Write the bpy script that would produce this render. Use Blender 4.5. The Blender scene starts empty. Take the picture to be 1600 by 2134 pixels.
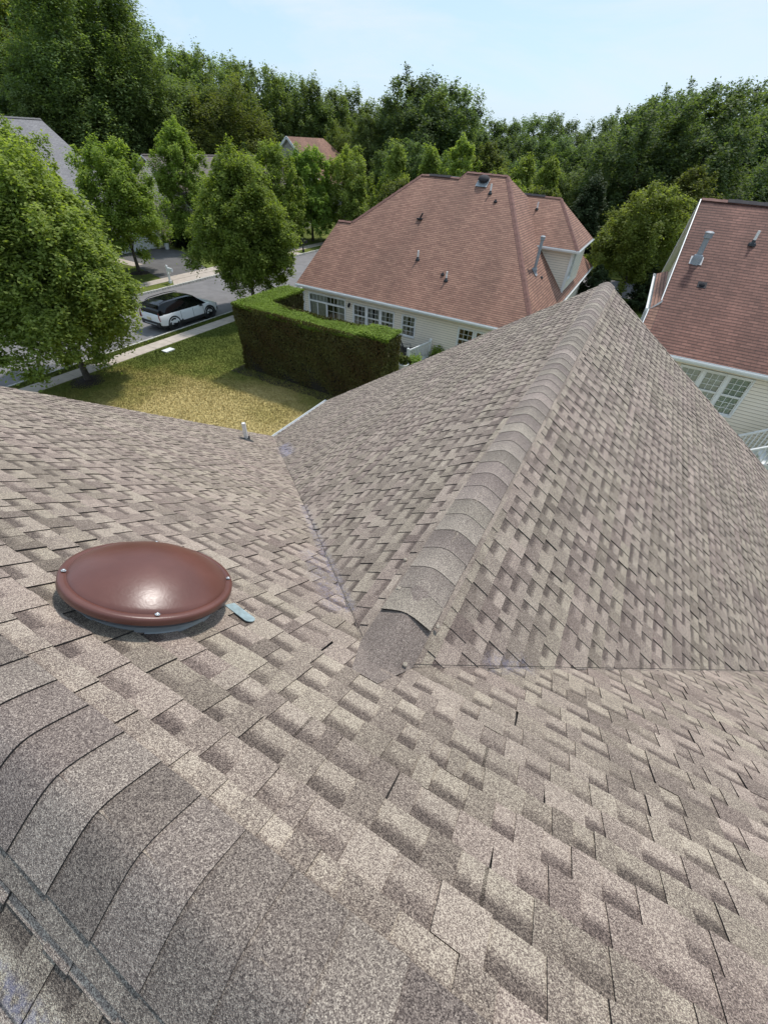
import bpy, math, random
import numpy as np
from mathutils import Vector, Matrix

# ------------------------------------------------------------------ camera, world, sun, exposure
S = bpy.context.scene
COL = S.collection
R = math.radians
CAMP = (0.0, 0.0919, 1.3538)
cam_d = bpy.data.cameras.new('camera'); cam = bpy.data.objects.new('camera', cam_d); COL.objects.link(cam)
S.camera = cam
YAW, PITCH, ROLL = R(26.0063), R(42.1569), R(4.2488)
fw = Vector((-math.sin(YAW)*math.cos(PITCH), math.cos(YAW)*math.cos(PITCH), -math.sin(PITCH)))
rt = Vector((math.cos(YAW), math.sin(YAW), 0)); up = rt.cross(fw)
rt2 = math.cos(ROLL)*rt + math.sin(ROLL)*up; up2 = math.cos(ROLL)*up - math.sin(ROLL)*rt
M = Matrix((rt2, up2, -fw)).transposed().to_4x4(); M.translation = CAMP
cam.matrix_world = M
cam_d.sensor_fit = 'HORIZONTAL'; cam_d.sensor_width = 36.0; cam_d.lens = 860.14/1600*36
cam_d.clip_start = 0.05; cam_d.clip_end = 3000

SUN_EL, SUN_AZ = 59.0, 7.0          # azimuth measured from +Y towards +X
sd = Vector((math.sin(R(SUN_AZ))*math.cos(R(SUN_EL)), math.cos(R(SUN_AZ))*math.cos(R(SUN_EL)), math.sin(R(SUN_EL))))
W = bpy.data.worlds.new('World'); S.world = W; W.use_nodes = True
nt = W.node_tree; bg = nt.nodes['Background']
sky = nt.nodes.new('ShaderNodeTexSky'); sky.sky_type = 'NISHITA'; sky.sun_disc = False
sky.sun_elevation = R(SUN_EL); sky.sun_rotation = R(SUN_AZ)
sky.air_density = 1.0; sky.dust_density = 1.2; sky.ozone_density = 2.0
tc = nt.nodes.new('ShaderNodeTexCoord'); mp = nt.nodes.new('ShaderNodeMapping'); mp.inputs['Scale'].default_value = (1.0, 1.6, 5.0)
nz = nt.nodes.new('ShaderNodeTexNoise'); nz.inputs['Scale'].default_value = 2.6; nz.inputs['Detail'].default_value = 7; nz.inputs['Roughness'].default_value = .62
nz.inputs['Distortion'].default_value = .6
cr = nt.nodes.new('ShaderNodeValToRGB'); cr.color_ramp.elements[0].position = .40; cr.color_ramp.elements[1].position = .74
cr.color_ramp.elements[0].color = (0,0,0,1); cr.color_ramp.elements[1].color = (.85,.85,.85,1)
mx = nt.nodes.new('ShaderNodeMixRGB'); mx.inputs['Color2'].default_value = (3.6, 4.0, 4.4, 1)
nt.links.new(tc.outputs['Generated'], mp.inputs['Vector']); nt.links.new(mp.outputs['Vector'], nz.inputs['Vector'])
nt.links.new(nz.outputs['Fac'], cr.inputs['Fac']); nt.links.new(cr.outputs['Color'], mx.inputs['Fac'])
hz = nt.nodes.new('ShaderNodeMixRGB'); hz.inputs['Fac'].default_value = .78; hz.inputs['Color2'].default_value = (2.35, 3.25, 4.3, 1)
nt.links.new(sky.outputs['Color'], hz.inputs['Color1']); nt.links.new(hz.outputs['Color'], mx.inputs['Color1']); nt.links.new(mx.outputs['Color'], bg.inputs['Color'])
bg.inputs['Strength'].default_value = 0.15
sl = bpy.data.lights.new('sun', 'SUN'); sl.energy = 2.4; sl.angle = R(4.5); sl.color = (1.0, .955, .90)
so = bpy.data.objects.new('sun', sl); COL.objects.link(so)
so.rotation_euler = (-sd).to_track_quat('-Z', 'Y').to_euler(); so.location = (0, 0, 30)
S.view_settings.view_transform = 'Standard'; S.view_settings.look = 'None'
S.view_settings.exposure = 0.60; S.view_settings.gamma = 1.0

# ------------------------------------------------------------------ helpers
def tag(o, label=None, cat=None, group=None, kind=None):
    if label: o['label'] = label
    if cat: o['category'] = cat
    if group: o['group'] = group
    if kind: o['kind'] = kind
    return o
def empty(name, loc, label=None, cat=None, group=None):
    o = bpy.data.objects.new(name, None); COL.objects.link(o); o.location = loc
    o.empty_display_size = .3
    return tag(o, label, cat, group)
def worldloc(o):
    v = Vector(o.location)
    while o.parent: o = o.parent; v = v + Vector(o.location)
    return v
class MB:
    def __init__(s): s.v=[]; s.f=[]; s.m=[]; s.uv=[]; s.c=[]
    def face(s, pts, mi=0, uv=None, col=None):
        n=len(s.v); s.v.extend([tuple(p) for p in pts]); s.f.append(tuple(range(n,n+len(pts)))); s.m.append(mi)
        s.uv.append(uv if uv else [(0,0)]*len(pts)); s.c.append(col if col else [(1,1,1,1)]*len(pts))
    def box(s, c, d, mi=0, ax=None):
        c=Vector(c); hx,hy,hz=[k/2 for k in d]
        X,Y,Z=[Vector(a) for a in (ax or ((1,0,0),(0,1,0),(0,0,1)))]
        P=lambda i,j,k: c+X*hx*i+Y*hy*j+Z*hz*k
        for q in (((-1,-1,-1),(-1,1,-1),(1,1,-1),(1,-1,-1)),((-1,-1,1),(1,-1,1),(1,1,1),(-1,1,1)),((-1,-1,-1),(1,-1,-1),(1,-1,1),(-1,-1,1)),
                  ((1,1,-1),(-1,1,-1),(-1,1,1),(1,1,1)),((-1,1,-1),(-1,-1,-1),(-1,-1,1),(-1,1,1)),((1,-1,-1),(1,1,-1),(1,1,1),(1,-1,1))):
            s.face([P(*t) for t in q], mi)
        return s
    def bar(s, a, b, w, h, mi=0, upv=(0,0,1)):
        a=Vector(a); b=Vector(b); Z=(b-a); L=Z.length; Z.normalize(); U=Vector(upv)
        X=Z.cross(U)
        if X.length<1e-4: X=Z.cross(Vector((1,0,0)))
        X.normalize(); Y=X.cross(Z)
        return s.box((a+b)/2,(w,h,L),mi,(X,Y,Z))
    def tube(s, pts, rad, n=8, mi=0, cap=True):
        pts=[Vector(p) for p in pts]; rings=[]
        for i,p in enumerate(pts):
            d=(pts[min(i+1,len(pts)-1)]-pts[max(i-1,0)]).normalized()
            a=d.cross(Vector((0,0,1)) if abs(d.z)<.95 else Vector((1,0,0))).normalized(); b=d.cross(a)
            r=rad[i] if hasattr(rad,'__len__') else rad
            base=len(s.v); 
            for k in range(n):
                t=2*math.pi*k/n; s.v.append(tuple(p+a*r*math.cos(t)+b*r*math.sin(t)))
            rings.append(base)
        for i in range(len(rings)-1):
            for k in range(n):
                k2=(k+1)%n
                s.f.append((rings[i]+k,rings[i+1]+k,rings[i+1]+k2,rings[i]+k2)); s.m.append(mi); s.uv.append([(0,0)]*4); s.c.append([(1,1,1,1)]*4)
        if cap:
            for b_ in (rings[0],rings[-1]):
                s.f.append(tuple(b_+k for k in range(n))); s.m.append(mi); s.uv.append([(0,0)]*n); s.c.append([(1,1,1,1)]*n)
        return s
    def lathe(s, O, prof, ax=None, n=48, mi=0):
        O=Vector(O); X,Y,Z=[Vector(a) for a in (ax or ((1,0,0),(0,1,0),(0,0,1)))]
        rings=[]
        for r,h in prof:
            rings.append(len(s.v))
            for k in range(n):
                t=2*math.pi*k/n; s.v.append(tuple(O+X*r*math.cos(t)+Y*r*math.sin(t)+Z*h))
        for i in range(len(rings)-1):
            for k in range(n):
                k2=(k+1)%n
                s.f.append((rings[i]+k,rings[i]+k2,rings[i+1]+k2,rings[i+1]+k)); s.m.append(mi); s.uv.append([(0,0)]*4); s.c.append([(1,1,1,1)]*4)
        return s
    def slab(s, pts, th, mi=0, mi2=None, uvf=None):
        """thick plate under a planar outline"""
        pts=[Vector(p) for p in pts]; lo=[p-Vector((0,0,th)) for p in pts]
        s.face(pts, mi, uvf(pts) if uvf else None)
        m2=mi if mi2 is None else mi2
        s.face(lo[::-1], m2)
        for i in range(len(pts)):
            j=(i+1)%len(pts); s.face([pts[i],lo[i],lo[j],pts[j]], m2)
        return s
    def obj(s, name, mats, parent=None, smooth=False, wl=None):
        me=bpy.data.meshes.new(name); off=Vector((0,0,0))
        if parent is not None: off=worldloc(parent)
        if wl is not None: off=Vector(wl)
        V=[(x-off.x,y-off.y,z-off.z) for x,y,z in s.v]
        me.from_pydata(V,[],s.f)
        if not isinstance(mats,(list,tuple)): mats=[mats]
        for m in mats: me.materials.append(m)
        me.polygons.foreach_set('material_index', s.m)
        uvl=me.uv_layers.new(name='UVMap'); flat=[c for f in s.uv for p in f for c in p]; uvl.data.foreach_set('uv', flat)
        ca=me.color_attributes.new('tab','FLOAT_COLOR','CORNER'); ca.data.foreach_set('color',[c for f in s.c for p in f for c in p])
        if smooth: me.polygons.foreach_set('use_smooth',[True]*len(s.f))
        me.update()
        o=bpy.data.objects.new(name,me); COL.objects.link(o)
        if parent is not None: o.parent=parent
        elif wl is not None: o.location=off
        return o
def merge_smooth(o, angle=40):
    import bmesh
    bm=bmesh.new(); bm.from_mesh(o.data); bmesh.ops.remove_doubles(bm, verts=bm.verts, dist=1e-5)
    bmesh.ops.recalc_face_normals(bm, faces=bm.faces)
    for f in bm.faces: f.smooth=True
    for e in bm.edges:
        if len(e.link_faces)==2 and e.calc_face_angle(0)>R(angle): e.smooth=False
    bm.to_mesh(o.data); bm.free(); return o
def clip(poly, a, b, c):
    """keep a*x+b*y+c>=0 of a 2D polygon"""
    out=[]; n=len(poly)
    for i in range(n):
        p=poly[i]; q=poly[(i+1)%n]; dp=a*p[0]+b*p[1]+c; dq=a*q[0]+b*q[1]+c
        if dp>=0: out.append(p)
        if (dp>=0)!=(dq>=0):
            t=dp/(dp-dq); out.append((p[0]+(q[0]-p[0])*t, p[1]+(q[1]-p[1])*t))
    return out
def halfs(poly):
    A=sum(poly[i][0]*poly[(i+1)%len(poly)][1]-poly[(i+1)%len(poly)][0]*poly[i][1] for i in range(len(poly)))
    if A<0: poly=poly[::-1]
    H=[]
    for i in range(len(poly)):
        p=poly[i]; q=poly[(i+1)%len(poly)]; dx,dy=q[0]-p[0],q[1]-p[1]; L=math.hypot(dx,dy)
        if L<1e-9: continue
        a,b=-dy/L,dx/L; H.append((a,b,-(a*p[0]+b*p[1])))
    return H
def clipH(poly,H):
    for h in H:
        poly=clip(poly,*h)
        if len(poly)<3: return []
    return poly

# ------------------------------------------------------------------ materials
def newmat(name):
    m=bpy.data.materials.new(name); m.use_nodes=True; n=m.node_tree; b=n.nodes['Principled BSDF']; return m,n,b
def simple(name, col, rough=.6, metal=0, noise=.0, nscale=5, bump=0, spec=None):
    m,n,b=newmat(name); b.inputs['Roughness'].default_value=rough; b.inputs['Metallic'].default_value=metal
    b.inputs['Base Color'].default_value=(*col,1)
    if spec is not None: b.inputs['Specular IOR Level'].default_value=spec
    if noise or bump:
        t=n.nodes.new('ShaderNodeTexCoord'); z=n.nodes.new('ShaderNodeTexNoise'); z.inputs['Scale'].default_value=nscale; z.inputs['Detail'].default_value=6
        n.links.new(t.outputs['Object'],z.inputs['Vector'])
        if noise:
            r=n.nodes.new('ShaderNodeMapRange'); r.inputs['From Min'].default_value=.3; r.inputs['From Max'].default_value=.7
            r.inputs['To Min'].default_value=1-noise; r.inputs['To Max'].default_value=1+noise
            x=n.nodes.new('ShaderNodeMixRGB'); x.blend_type='MULTIPLY'; x.inputs['Fac'].default_value=1; x.inputs['Color1'].default_value=(*col,1)
            n.links.new(z.outputs['Fac'],r.inputs['Value']); n.links.new(r.outputs['Result'],x.inputs['Color2']); n.links.new(x.outputs['Color'],b.inputs['Base Color'])
        if bump:
            bp=n.nodes.new('ShaderNodeBump'); bp.inputs['Strength'].default_value=bump; bp.inputs['Distance'].default_value=.01
            n.links.new(z.outputs['Fac'],bp.inputs['Height']); n.links.new(bp.outputs['Normal'],b.inputs['Normal'])
    return m
def ramp(n, stops):
    r=n.nodes.new('ShaderNodeValToRGB'); e=r.color_ramp.elements
    e[0].position=stops[0][0]; e[0].color=(*stops[0][1],1); e[1].position=stops[-1][0]; e[1].color=(*stops[-1][1],1)
    for p,c in stops[1:-1]: k=e.new(p); k.color=(*c,1)
    return r
def granule_mat(name, stops, chalk=True, scale=420, warm=(1,1,1)):
    m,n,b=newmat(name); L=n.links.new
    t=n.nodes.new('ShaderNodeTexCoord')
    v=n.nodes.new('ShaderNodeTexVoronoi'); v.inputs['Scale'].default_value=scale; L(t.outputs['Object'],v.inputs['Vector'])
    v2=n.nodes.new('ShaderNodeTexVoronoi'); v2.inputs['Scale'].default_value=scale*.42; L(t.outputs['Object'],v2.inputs['Vector'])
    s1=n.nodes.new('ShaderNodeSeparateColor'); L(v.outputs['Color'],s1.inputs['Color'])
    s2=n.nodes.new('ShaderNodeSeparateColor'); L(v2.outputs['Color'],s2.inputs['Color'])
    mix=n.nodes.new('ShaderNodeMath'); mix.operation='MULTIPLY_ADD'; mix.inputs[1].default_value=.80; L(s1.outputs['Red'],mix.inputs[0])
    m2=n.nodes.new('ShaderNodeMath'); m2.operation='MULTIPLY'; m2.inputs[1].default_value=.20; L(s2.outputs['Green'],m2.inputs[0]); L(m2.outputs[0],mix.inputs[2])
    a=n.nodes.new('ShaderNodeAttribute'); a.attribute_name='tab'; sa=n.nodes.new('ShaderNodeSeparateColor'); L(a.outputs['Color'],sa.inputs['Color'])
    # attribute: R = blend of granule colour printed on the shingle, G = warm or grey batch
    off=n.nodes.new('ShaderNodeMath'); off.operation='MULTIPLY_ADD'; off.inputs[1].default_value=.72; off.inputs[2].default_value=-.37; L(sa.outputs['Red'],off.inputs[0])
    ad=n.nodes.new('ShaderNodeMath'); ad.operation='ADD'; L(mix.outputs[0],ad.inputs[0]); L(off.outputs[0],ad.inputs[1])
    r=ramp(n,stops); L(ad.outputs[0],r.inputs['Fac'])
    nz=n.nodes.new('ShaderNodeTexNoise'); nz.inputs['Scale'].default_value=2.1; nz.inputs['Detail'].default_value=8; nz.inputs['Roughness'].default_value=.65; L(t.outputs['Object'],nz.inputs['Vector'])
    mr=n.nodes.new('ShaderNodeMapRange'); mr.inputs['From Min'].default_value=.3; mr.inputs['From Max'].default_value=.7; mr.inputs['To Min'].default_value=.86; mr.inputs['To Max'].default_value=1.13
    L(nz.outputs['Fac'],mr.inputs['Value'])
    x=n.nodes.new('ShaderNodeMixRGB'); x.blend_type='MULTIPLY'; x.inputs['Fac'].default_value=1; L(r.outputs['Color'],x.inputs['Color1']); L(mr.outputs['Result'],x.inputs['Color2'])
    hue=ramp(n,[(0,(1.04,.975,.99)),(.5,(1.01,.98,.97)),(1,(1.0,.99,.94))]); L(sa.outputs['Green'],hue.inputs['Fac'])
    x2=n.nodes.new('ShaderNodeMixRGB'); x2.blend_type='MULTIPLY'; x2.inputs['Fac'].default_value=1; L(x.outputs['Color'],x2.inputs['Color1']); L(hue.outputs['Color'],x2.inputs['Color2'])
    last=x2.outputs['Color']
    if chalk:   # blue chalk dust left along snapped lines: attribute B
        nb=n.nodes.new('ShaderNodeTexNoise'); nb.inputs['Scale'].default_value=38; nb.inputs['Detail'].default_value=5; L(t.outputs['Object'],nb.inputs['Vector'])
        mb=n.nodes.new('ShaderNodeMapRange'); mb.inputs['From Min'].default_value=.42; mb.inputs['From Max'].default_value=.62; mb.inputs['To Min'].default_value=0; mb.inputs['To Max'].default_value=.75; L(nb.outputs['Fac'],mb.inputs['Value'])
        last_mask=None
        for (ax_,ay_,bx_,by_,w_,g_) in CHALK:
            sx=n.nodes.new('ShaderNodeSeparateXYZ'); L(t.outputs['Object'],sx.inputs['Vector'])
            # distance from segment a-b in plan: use vector maths
            cb=n.nodes.new('ShaderNodeCombineXYZ'); L(sx.outputs['X'],cb.inputs['X']); L(sx.outputs['Y'],cb.inputs['Y'])
            pa=n.nodes.new('ShaderNodeVectorMath'); pa.operation='SUBTRACT'; L(cb.outputs[0],pa.inputs[0]); pa.inputs[1].default_value=(ax_,ay_,0)
            dx,dy=bx_-ax_,by_-ay_; l2=dx*dx+dy*dy
            dt=n.nodes.new('ShaderNodeVectorMath'); dt.operation='DOT_PRODUCT'; L(pa.outputs[0],dt.inputs[0]); dt.inputs[1].default_value=(dx/l2,dy/l2,0)
            cl=n.nodes.new('ShaderNodeClamp'); L(dt.outputs['Value'],cl.inputs['Value'])
            sc=n.nodes.new('ShaderNodeVectorMath'); sc.operation='SCALE'; sc.inputs[0].default_value=(dx,dy,0); L(cl.outputs[0],sc.inputs['Scale'])
            df=n.nodes.new('ShaderNodeVectorMath'); df.operation='DISTANCE'; L(pa.outputs[0],df.inputs[0]); L(sc.outputs[0],df.inputs[1])
            k=n.nodes.new('ShaderNodeMapRange'); k.inputs['From Min'].default_value=w_; k.inputs['From Max'].default_value=w_*.25; k.inputs['To Min'].default_value=0; k.inputs['To Max'].default_value=g_; L(df.outputs['Value'],k.inputs['Value'])
            if last_mask is None: last_mask=k.outputs['Result']
            else:
                mm=n.nodes.new('ShaderNodeMath'); mm.operation='MAXIMUM'; L(last_mask,mm.inputs[0]); L(k.outputs['Result'],mm.inputs[1]); last_mask=mm.outputs[0]
        mu=n.nodes.new('ShaderNodeMath'); mu.operation='MULTIPLY'; L(last_mask,mu.inputs[0]); L(mb.outputs['Result'],mu.inputs[1])
        x3=n.nodes.new('ShaderNodeMixRGB'); L(mu.outputs[0],x3.inputs['Fac']); L(last,x3.inputs['Color1']); x3.inputs['Color2'].default_value=(.20,.215,.36,1)
        last=x3.outputs['Color']
    L(last,b.inputs['Base Color']); b.inputs['Roughness'].default_value=.88; b.inputs['Specular IOR Level'].default_value=.35
    bp=n.nodes.new('ShaderNodeBump'); bp.inputs['Strength'].default_value=.55; bp.inputs['Distance'].default_value=.0035
    L(v.outputs['Distance'],bp.inputs['Height']); L(bp.outputs['Normal'],b.inputs['Normal'])
    return m

XW, YW, TM, TW, YE, ZE = -.4591, 1.0541, .6884, .6633, 11.3736, -5.7954
ZW = -TM*YW
XE = XW-(ZW-ZE)/TW                 # left eave of the wing
XER = XW+(ZW-ZE)/TW
YC = -ZE/TM
CHALK=[(-.86,1.44,-2.6,3.1,.06,.45),(-.95,1.40,-1.6,1.95,.10,.3),(-5.2,5.8,-6.2,6.75,.20,1.0),(.1,1.62,.30,1.80,.09,.35),(-1.0,-.335,-.2,-.345,.04,.5)]
SHG=[(0,(.038,.029,.025)),(.24,(.090,.070,.059)),(.45,(.162,.130,.109)),(.66,(.256,.210,.173)),(.84,(.374,.317,.257)),(1,(.54,.475,.38))]
CAPG=[(0,(.038,.030,.027)),(.24,(.088,.071,.062)),(.45,(.150,.124,.107)),(.66,(.222,.188,.161)),(.84,(.32,.276,.232)),(1,(.49,.435,.36))]
m_sh=granule_mat('shingle_granules',SHG)
m_cap=granule_mat('cap_granules',CAPG)
m_edge=simple('asphalt_edge',(.022,.019,.018),.85)
m_white=simple('white_vinyl',(.74,.74,.72),.38,noise=.05,nscale=3)
m_fascia=simple('white_aluminium',(.72,.73,.72),.42,noise=.06,nscale=2)
m_brown=None
def vent_mat():
    m,n,b=newmat('brown_enamel'); L=n.links.new
    t=n.nodes.new('ShaderNodeTexCoord'); z=n.nodes.new('ShaderNodeTexNoise'); z.inputs['Scale'].default_value=5; z.inputs['Detail'].default_value=8; L(t.outputs['Object'],z.inputs['Vector'])
    r=ramp(n,[(.3,(.105,.038,.027)),(.7,(.138,.053,.039))]); L(z.outputs['Fac'],r.inputs['Fac']); L(r.outputs['Color'],b.inputs['Base Color'])
    rr=n.nodes.new('ShaderNodeMapRange'); rr.inputs['To Min'].default_value=.24; rr.inputs['To Max'].default_value=.48; zz=n.nodes.new('ShaderNodeTexNoise'); zz.inputs['Scale'].default_value=22; zz.inputs['Detail'].default_value=10; zz.inputs['Roughness'].default_value=.8; zz.inputs['Distortion'].default_value=1.5; L(t.outputs['Object'],zz.inputs['Vector']); L(zz.outputs['Fac'],rr.inputs['Value']); L(rr.outputs['Result'],b.inputs['Roughness'])
    b.inputs['Specular IOR Level'].default_value=.55
    # fine scratches
    w=n.nodes.new('ShaderNodeTexNoise'); w.inputs['Scale'].default_value=14; w.inputs['Distortion'].default_value=3; L(t.outputs['Object'],w.inputs['Vector'])
    bp=n.nodes.new('ShaderNodeBump'); bp.inputs['Strength'].default_value=.10; bp.inputs['Distance'].default_value=.006; L(w.outputs['Fac'],bp.inputs['Height']); L(bp.outputs['Normal'],b.inputs['Normal'])
    return m
m_brown=vent_mat()
m_galv=simple('galvanised_steel',(.36,.38,.385),.55,.4,noise=.15,nscale=12)
m_seal=simple('blue_grey_flashing',(.36,.45,.46),.42,.35,noise=.2,nscale=30)
m_bolt=simple('bolt_steel',(.75,.75,.73),.25,.9)
m_rubber=simple('black_rubber',(.022,.024,.026),.6)
m_pvc=simple('white_pvc',(.78,.76,.72),.45,noise=.12,nscale=25)
m_pipegrey=simple('grey_flue_metal',(.27,.285,.30),.6,.15,noise=.1,nscale=6)
m_darkvent=simple('dark_vent_plastic',(.040,.037,.040),.8,spec=.2)
m_dark=simple('dark_interior',(.015,.015,.016),.9)
m_curtain=simple('net_curtain',(.50,.49,.46),.85,noise=.2,nscale=9)
m_blind=simple('pale_blind',(.50,.56,.49),.7,noise=.08,nscale=4)
m_wood=simple('brown_curtain',(.20,.12,.06),.8,noise=.3,nscale=5)
m_black=simple('black_metal',(.018,.018,.02),.45)
def glass_mat():
    m=bpy.data.materials.new('window_glass'); m.use_nodes=True; n=m.node_tree; n.nodes.clear()
    o=n.nodes.new('ShaderNodeOutputMaterial'); tr=n.nodes.new('ShaderNodeBsdfTransparent'); tr.inputs['Color'].default_value=(.9,.93,.91,1)
    g=n.nodes.new('ShaderNodeBsdfGlossy'); g.inputs['Roughness'].default_value=.03; f=n.nodes.new('ShaderNodeFresnel'); f.inputs['IOR'].default_value=1.5
    a=n.nodes.new('ShaderNodeMath'); a.operation='ADD'; a.inputs[1].default_value=.05; n.links.new(f.outputs[0],a.inputs[0])
    mx=n.nodes.new('ShaderNodeMixShader'); n.links.new(a.outputs[0],mx.inputs[0]); n.links.new(tr.outputs[0],mx.inputs[1]); n.links.new(g.outputs[0],mx.inputs[2]); n.links.new(mx.outputs[0],o.inputs[0])
    return m
m_glass=glass_mat()
def siding_mat(name,col):
    m,n,b=newmat(name); L=n.links.new
    t=n.nodes.new('ShaderNodeTexCoord'); z=n.nodes.new('ShaderNodeTexNoise'); z.inputs['Scale'].default_value=.9; z.inputs['Detail'].default_value=8; L(t.outputs['Object'],z.inputs['Vector'])
    c0=tuple(c*.9 for c in col); r=ramp(n,[(.3,c0),(.7,col)]); L(z.outputs['Fac'],r.inputs['Fac']); L(r.outputs['Color'],b.inputs['Base Color'])
    b.inputs['Roughness'].default_value=.5
    return m
m_lap_shade=simple('siding_lap_shade',(.30,.265,.205),.7)  # dark tan that paints in the shade line between siding courses
m_siding=siding_mat('cream_vinyl_siding',(.86,.77,.64))
m_sidinggrey=siding_mat('grey_beige_siding',(.42,.40,.36))
def roof_mat(name, cols, mortar, streak=.25, w=.34, h=.143, streaks=((0,0),), sc=7):
    """three-tab shingles laid in metres of the slope's own UV"""
    m,n,b=newmat(name); L=n.links.new
    t=n.nodes.new('ShaderNodeTexCoord')
    br=n.nodes.new('ShaderNodeTexBrick'); br.inputs['Scale'].default_value=1; br.inputs['Brick Width'].default_value=w; br.inputs['Row Height'].default_value=h
    br.inputs['Mortar Size'].default_value=.006; br.inputs['Mortar Smooth'].default_value=.4; br.inputs['Bias'].default_value=0
    br.inputs['Color1'].default_value=(*cols[0],1); br.inputs['Color2'].default_value=(*cols[1],1); br.inputs['Mortar'].default_value=(*mortar,1)
    wob=n.nodes.new('ShaderNodeTexNoise'); wob.inputs['Scale'].default_value=1.3; L(t.outputs['UV'],wob.inputs['Vector'])
    wv=n.nodes.new('ShaderNodeVectorMath'); wv.operation='MULTIPLY_ADD'; wv.inputs[1].default_value=(.03,.03,0); L(wob.outputs['Color'],wv.inputs[0]); L(t.outputs['UV'],wv.inputs[2])
    L(wv.outputs[0],br.inputs['Vector'])
    z=n.nodes.new('ShaderNodeTexNoise'); z.inputs['Scale'].default_value=1.0; z.inputs['Detail'].default_value=7; z.inputs['Roughness'].default_value=.6
    mp=n.nodes.new('ShaderNodeMapping'); mp.inputs['Scale'].default_value=(.42,.09,1); L(t.outputs['UV'],mp.inputs['Vector']); L(mp.outputs['Vector'],z.inputs['Vector'])
    mr=n.nodes.new('ShaderNodeMapRange'); mr.inputs['From Min'].default_value=.32; mr.inputs['From Max'].default_value=.68; mr.inputs['To Min'].default_value=1-streak; mr.inputs['To Max'].default_value=1+streak*.7; L(z.outputs['Fac'],mr.inputs['Value'])
    z2=n.nodes.new('ShaderNodeTexNoise'); z2.inputs['Scale'].default_value=sc; z2.inputs['Detail'].default_value=9; z2.inputs['Roughness'].default_value=.75; L(t.outputs['UV'],z2.inputs['Vector'])
    mr2=n.nodes.new('ShaderNodeMapRange'); mr2.inputs['From Min'].default_value=.3; mr2.inputs['From Max'].default_value=.7; mr2.inputs['To Min'].default_value=.72; mr2.inputs['To Max'].default_value=1.28; L(z2.outputs['Fac'],mr2.inputs['Value'])
    x=n.nodes.new('ShaderNodeMixRGB'); x.blend_type='MULTIPLY'; x.inputs['Fac'].default_value=1; L(br.outputs['Color'],x.inputs['Color1']); L(mr.outputs['Result'],x.inputs['Color2'])
    x2=n.nodes.new('ShaderNodeMixRGB'); x2.blend_type='MULTIPLY'; x2.inputs['Fac'].default_value=1; L(x.outputs['Color'],x2.inputs['Color1']); L(mr2.outputs['Result'],x2.inputs['Color2'])
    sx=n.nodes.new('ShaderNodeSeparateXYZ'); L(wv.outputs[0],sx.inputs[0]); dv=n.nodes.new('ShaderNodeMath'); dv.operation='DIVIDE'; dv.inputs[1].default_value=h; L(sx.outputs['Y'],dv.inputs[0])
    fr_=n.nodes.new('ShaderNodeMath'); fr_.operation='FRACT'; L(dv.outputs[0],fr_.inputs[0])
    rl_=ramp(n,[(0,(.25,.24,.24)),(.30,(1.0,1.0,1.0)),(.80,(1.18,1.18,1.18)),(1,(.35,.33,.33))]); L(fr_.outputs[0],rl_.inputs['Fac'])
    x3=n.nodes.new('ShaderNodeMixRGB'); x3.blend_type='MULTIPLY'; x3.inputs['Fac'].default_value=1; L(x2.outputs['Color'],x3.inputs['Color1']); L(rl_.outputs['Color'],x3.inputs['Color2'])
    L(x3.outputs['Color'],b.inputs['Base Color']); b.inputs['Roughness'].default_value=.85
    bp=n.nodes.new('ShaderNodeBump'); bp.inputs['Strength'].default_value=.5; bp.inputs['Distance'].default_value=.02; bp.invert=True
    L(br.outputs['Fac'],bp.inputs['Height']); L(bp.outputs['Normal'],b.inputs['Normal'])
    return m
m_redroof=roof_mat('red_brown_shingles',((.215,.106,.072),(.300,.160,.108)),(.16,.075,.055),.26)
m_redroof2=roof_mat('dark_red_shingles',((.155,.070,.050),(.215,.102,.074)),(.09,.04,.032),.36)
m_greyroof=roof_mat('grey_shingles',((.20,.19,.195),(.25,.24,.24)),(.12,.115,.115),.12)
m_brownroof=roof_mat('brown_grey_shingles',((.15,.125,.11),(.19,.16,.14)),(.08,.07,.06),.15)
m_redridge=simple('red_ridge_shingles',(.16,.075,.058),.85,noise=.25,nscale=6)

def slope_uv(pts):
    """UV in metres: u along the level line of the slope, v down the slope"""
    n=(pts[1]-pts[0]).cross(pts[2]-pts[0]).normalized()
    if n.z<0: n=-n
    d=Vector((n.x,n.y,0))
    if d.length<1e-4: return [(p.x,p.y) for p in pts]
    d.normalize(); dn=Vector((d.x*n.z,d.y*n.z,-math.hypot(n.x,n.y))); h=Vector((-d.y,d.x,0))
    return [(p.dot(h),p.dot(dn)) for p in pts]

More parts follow.
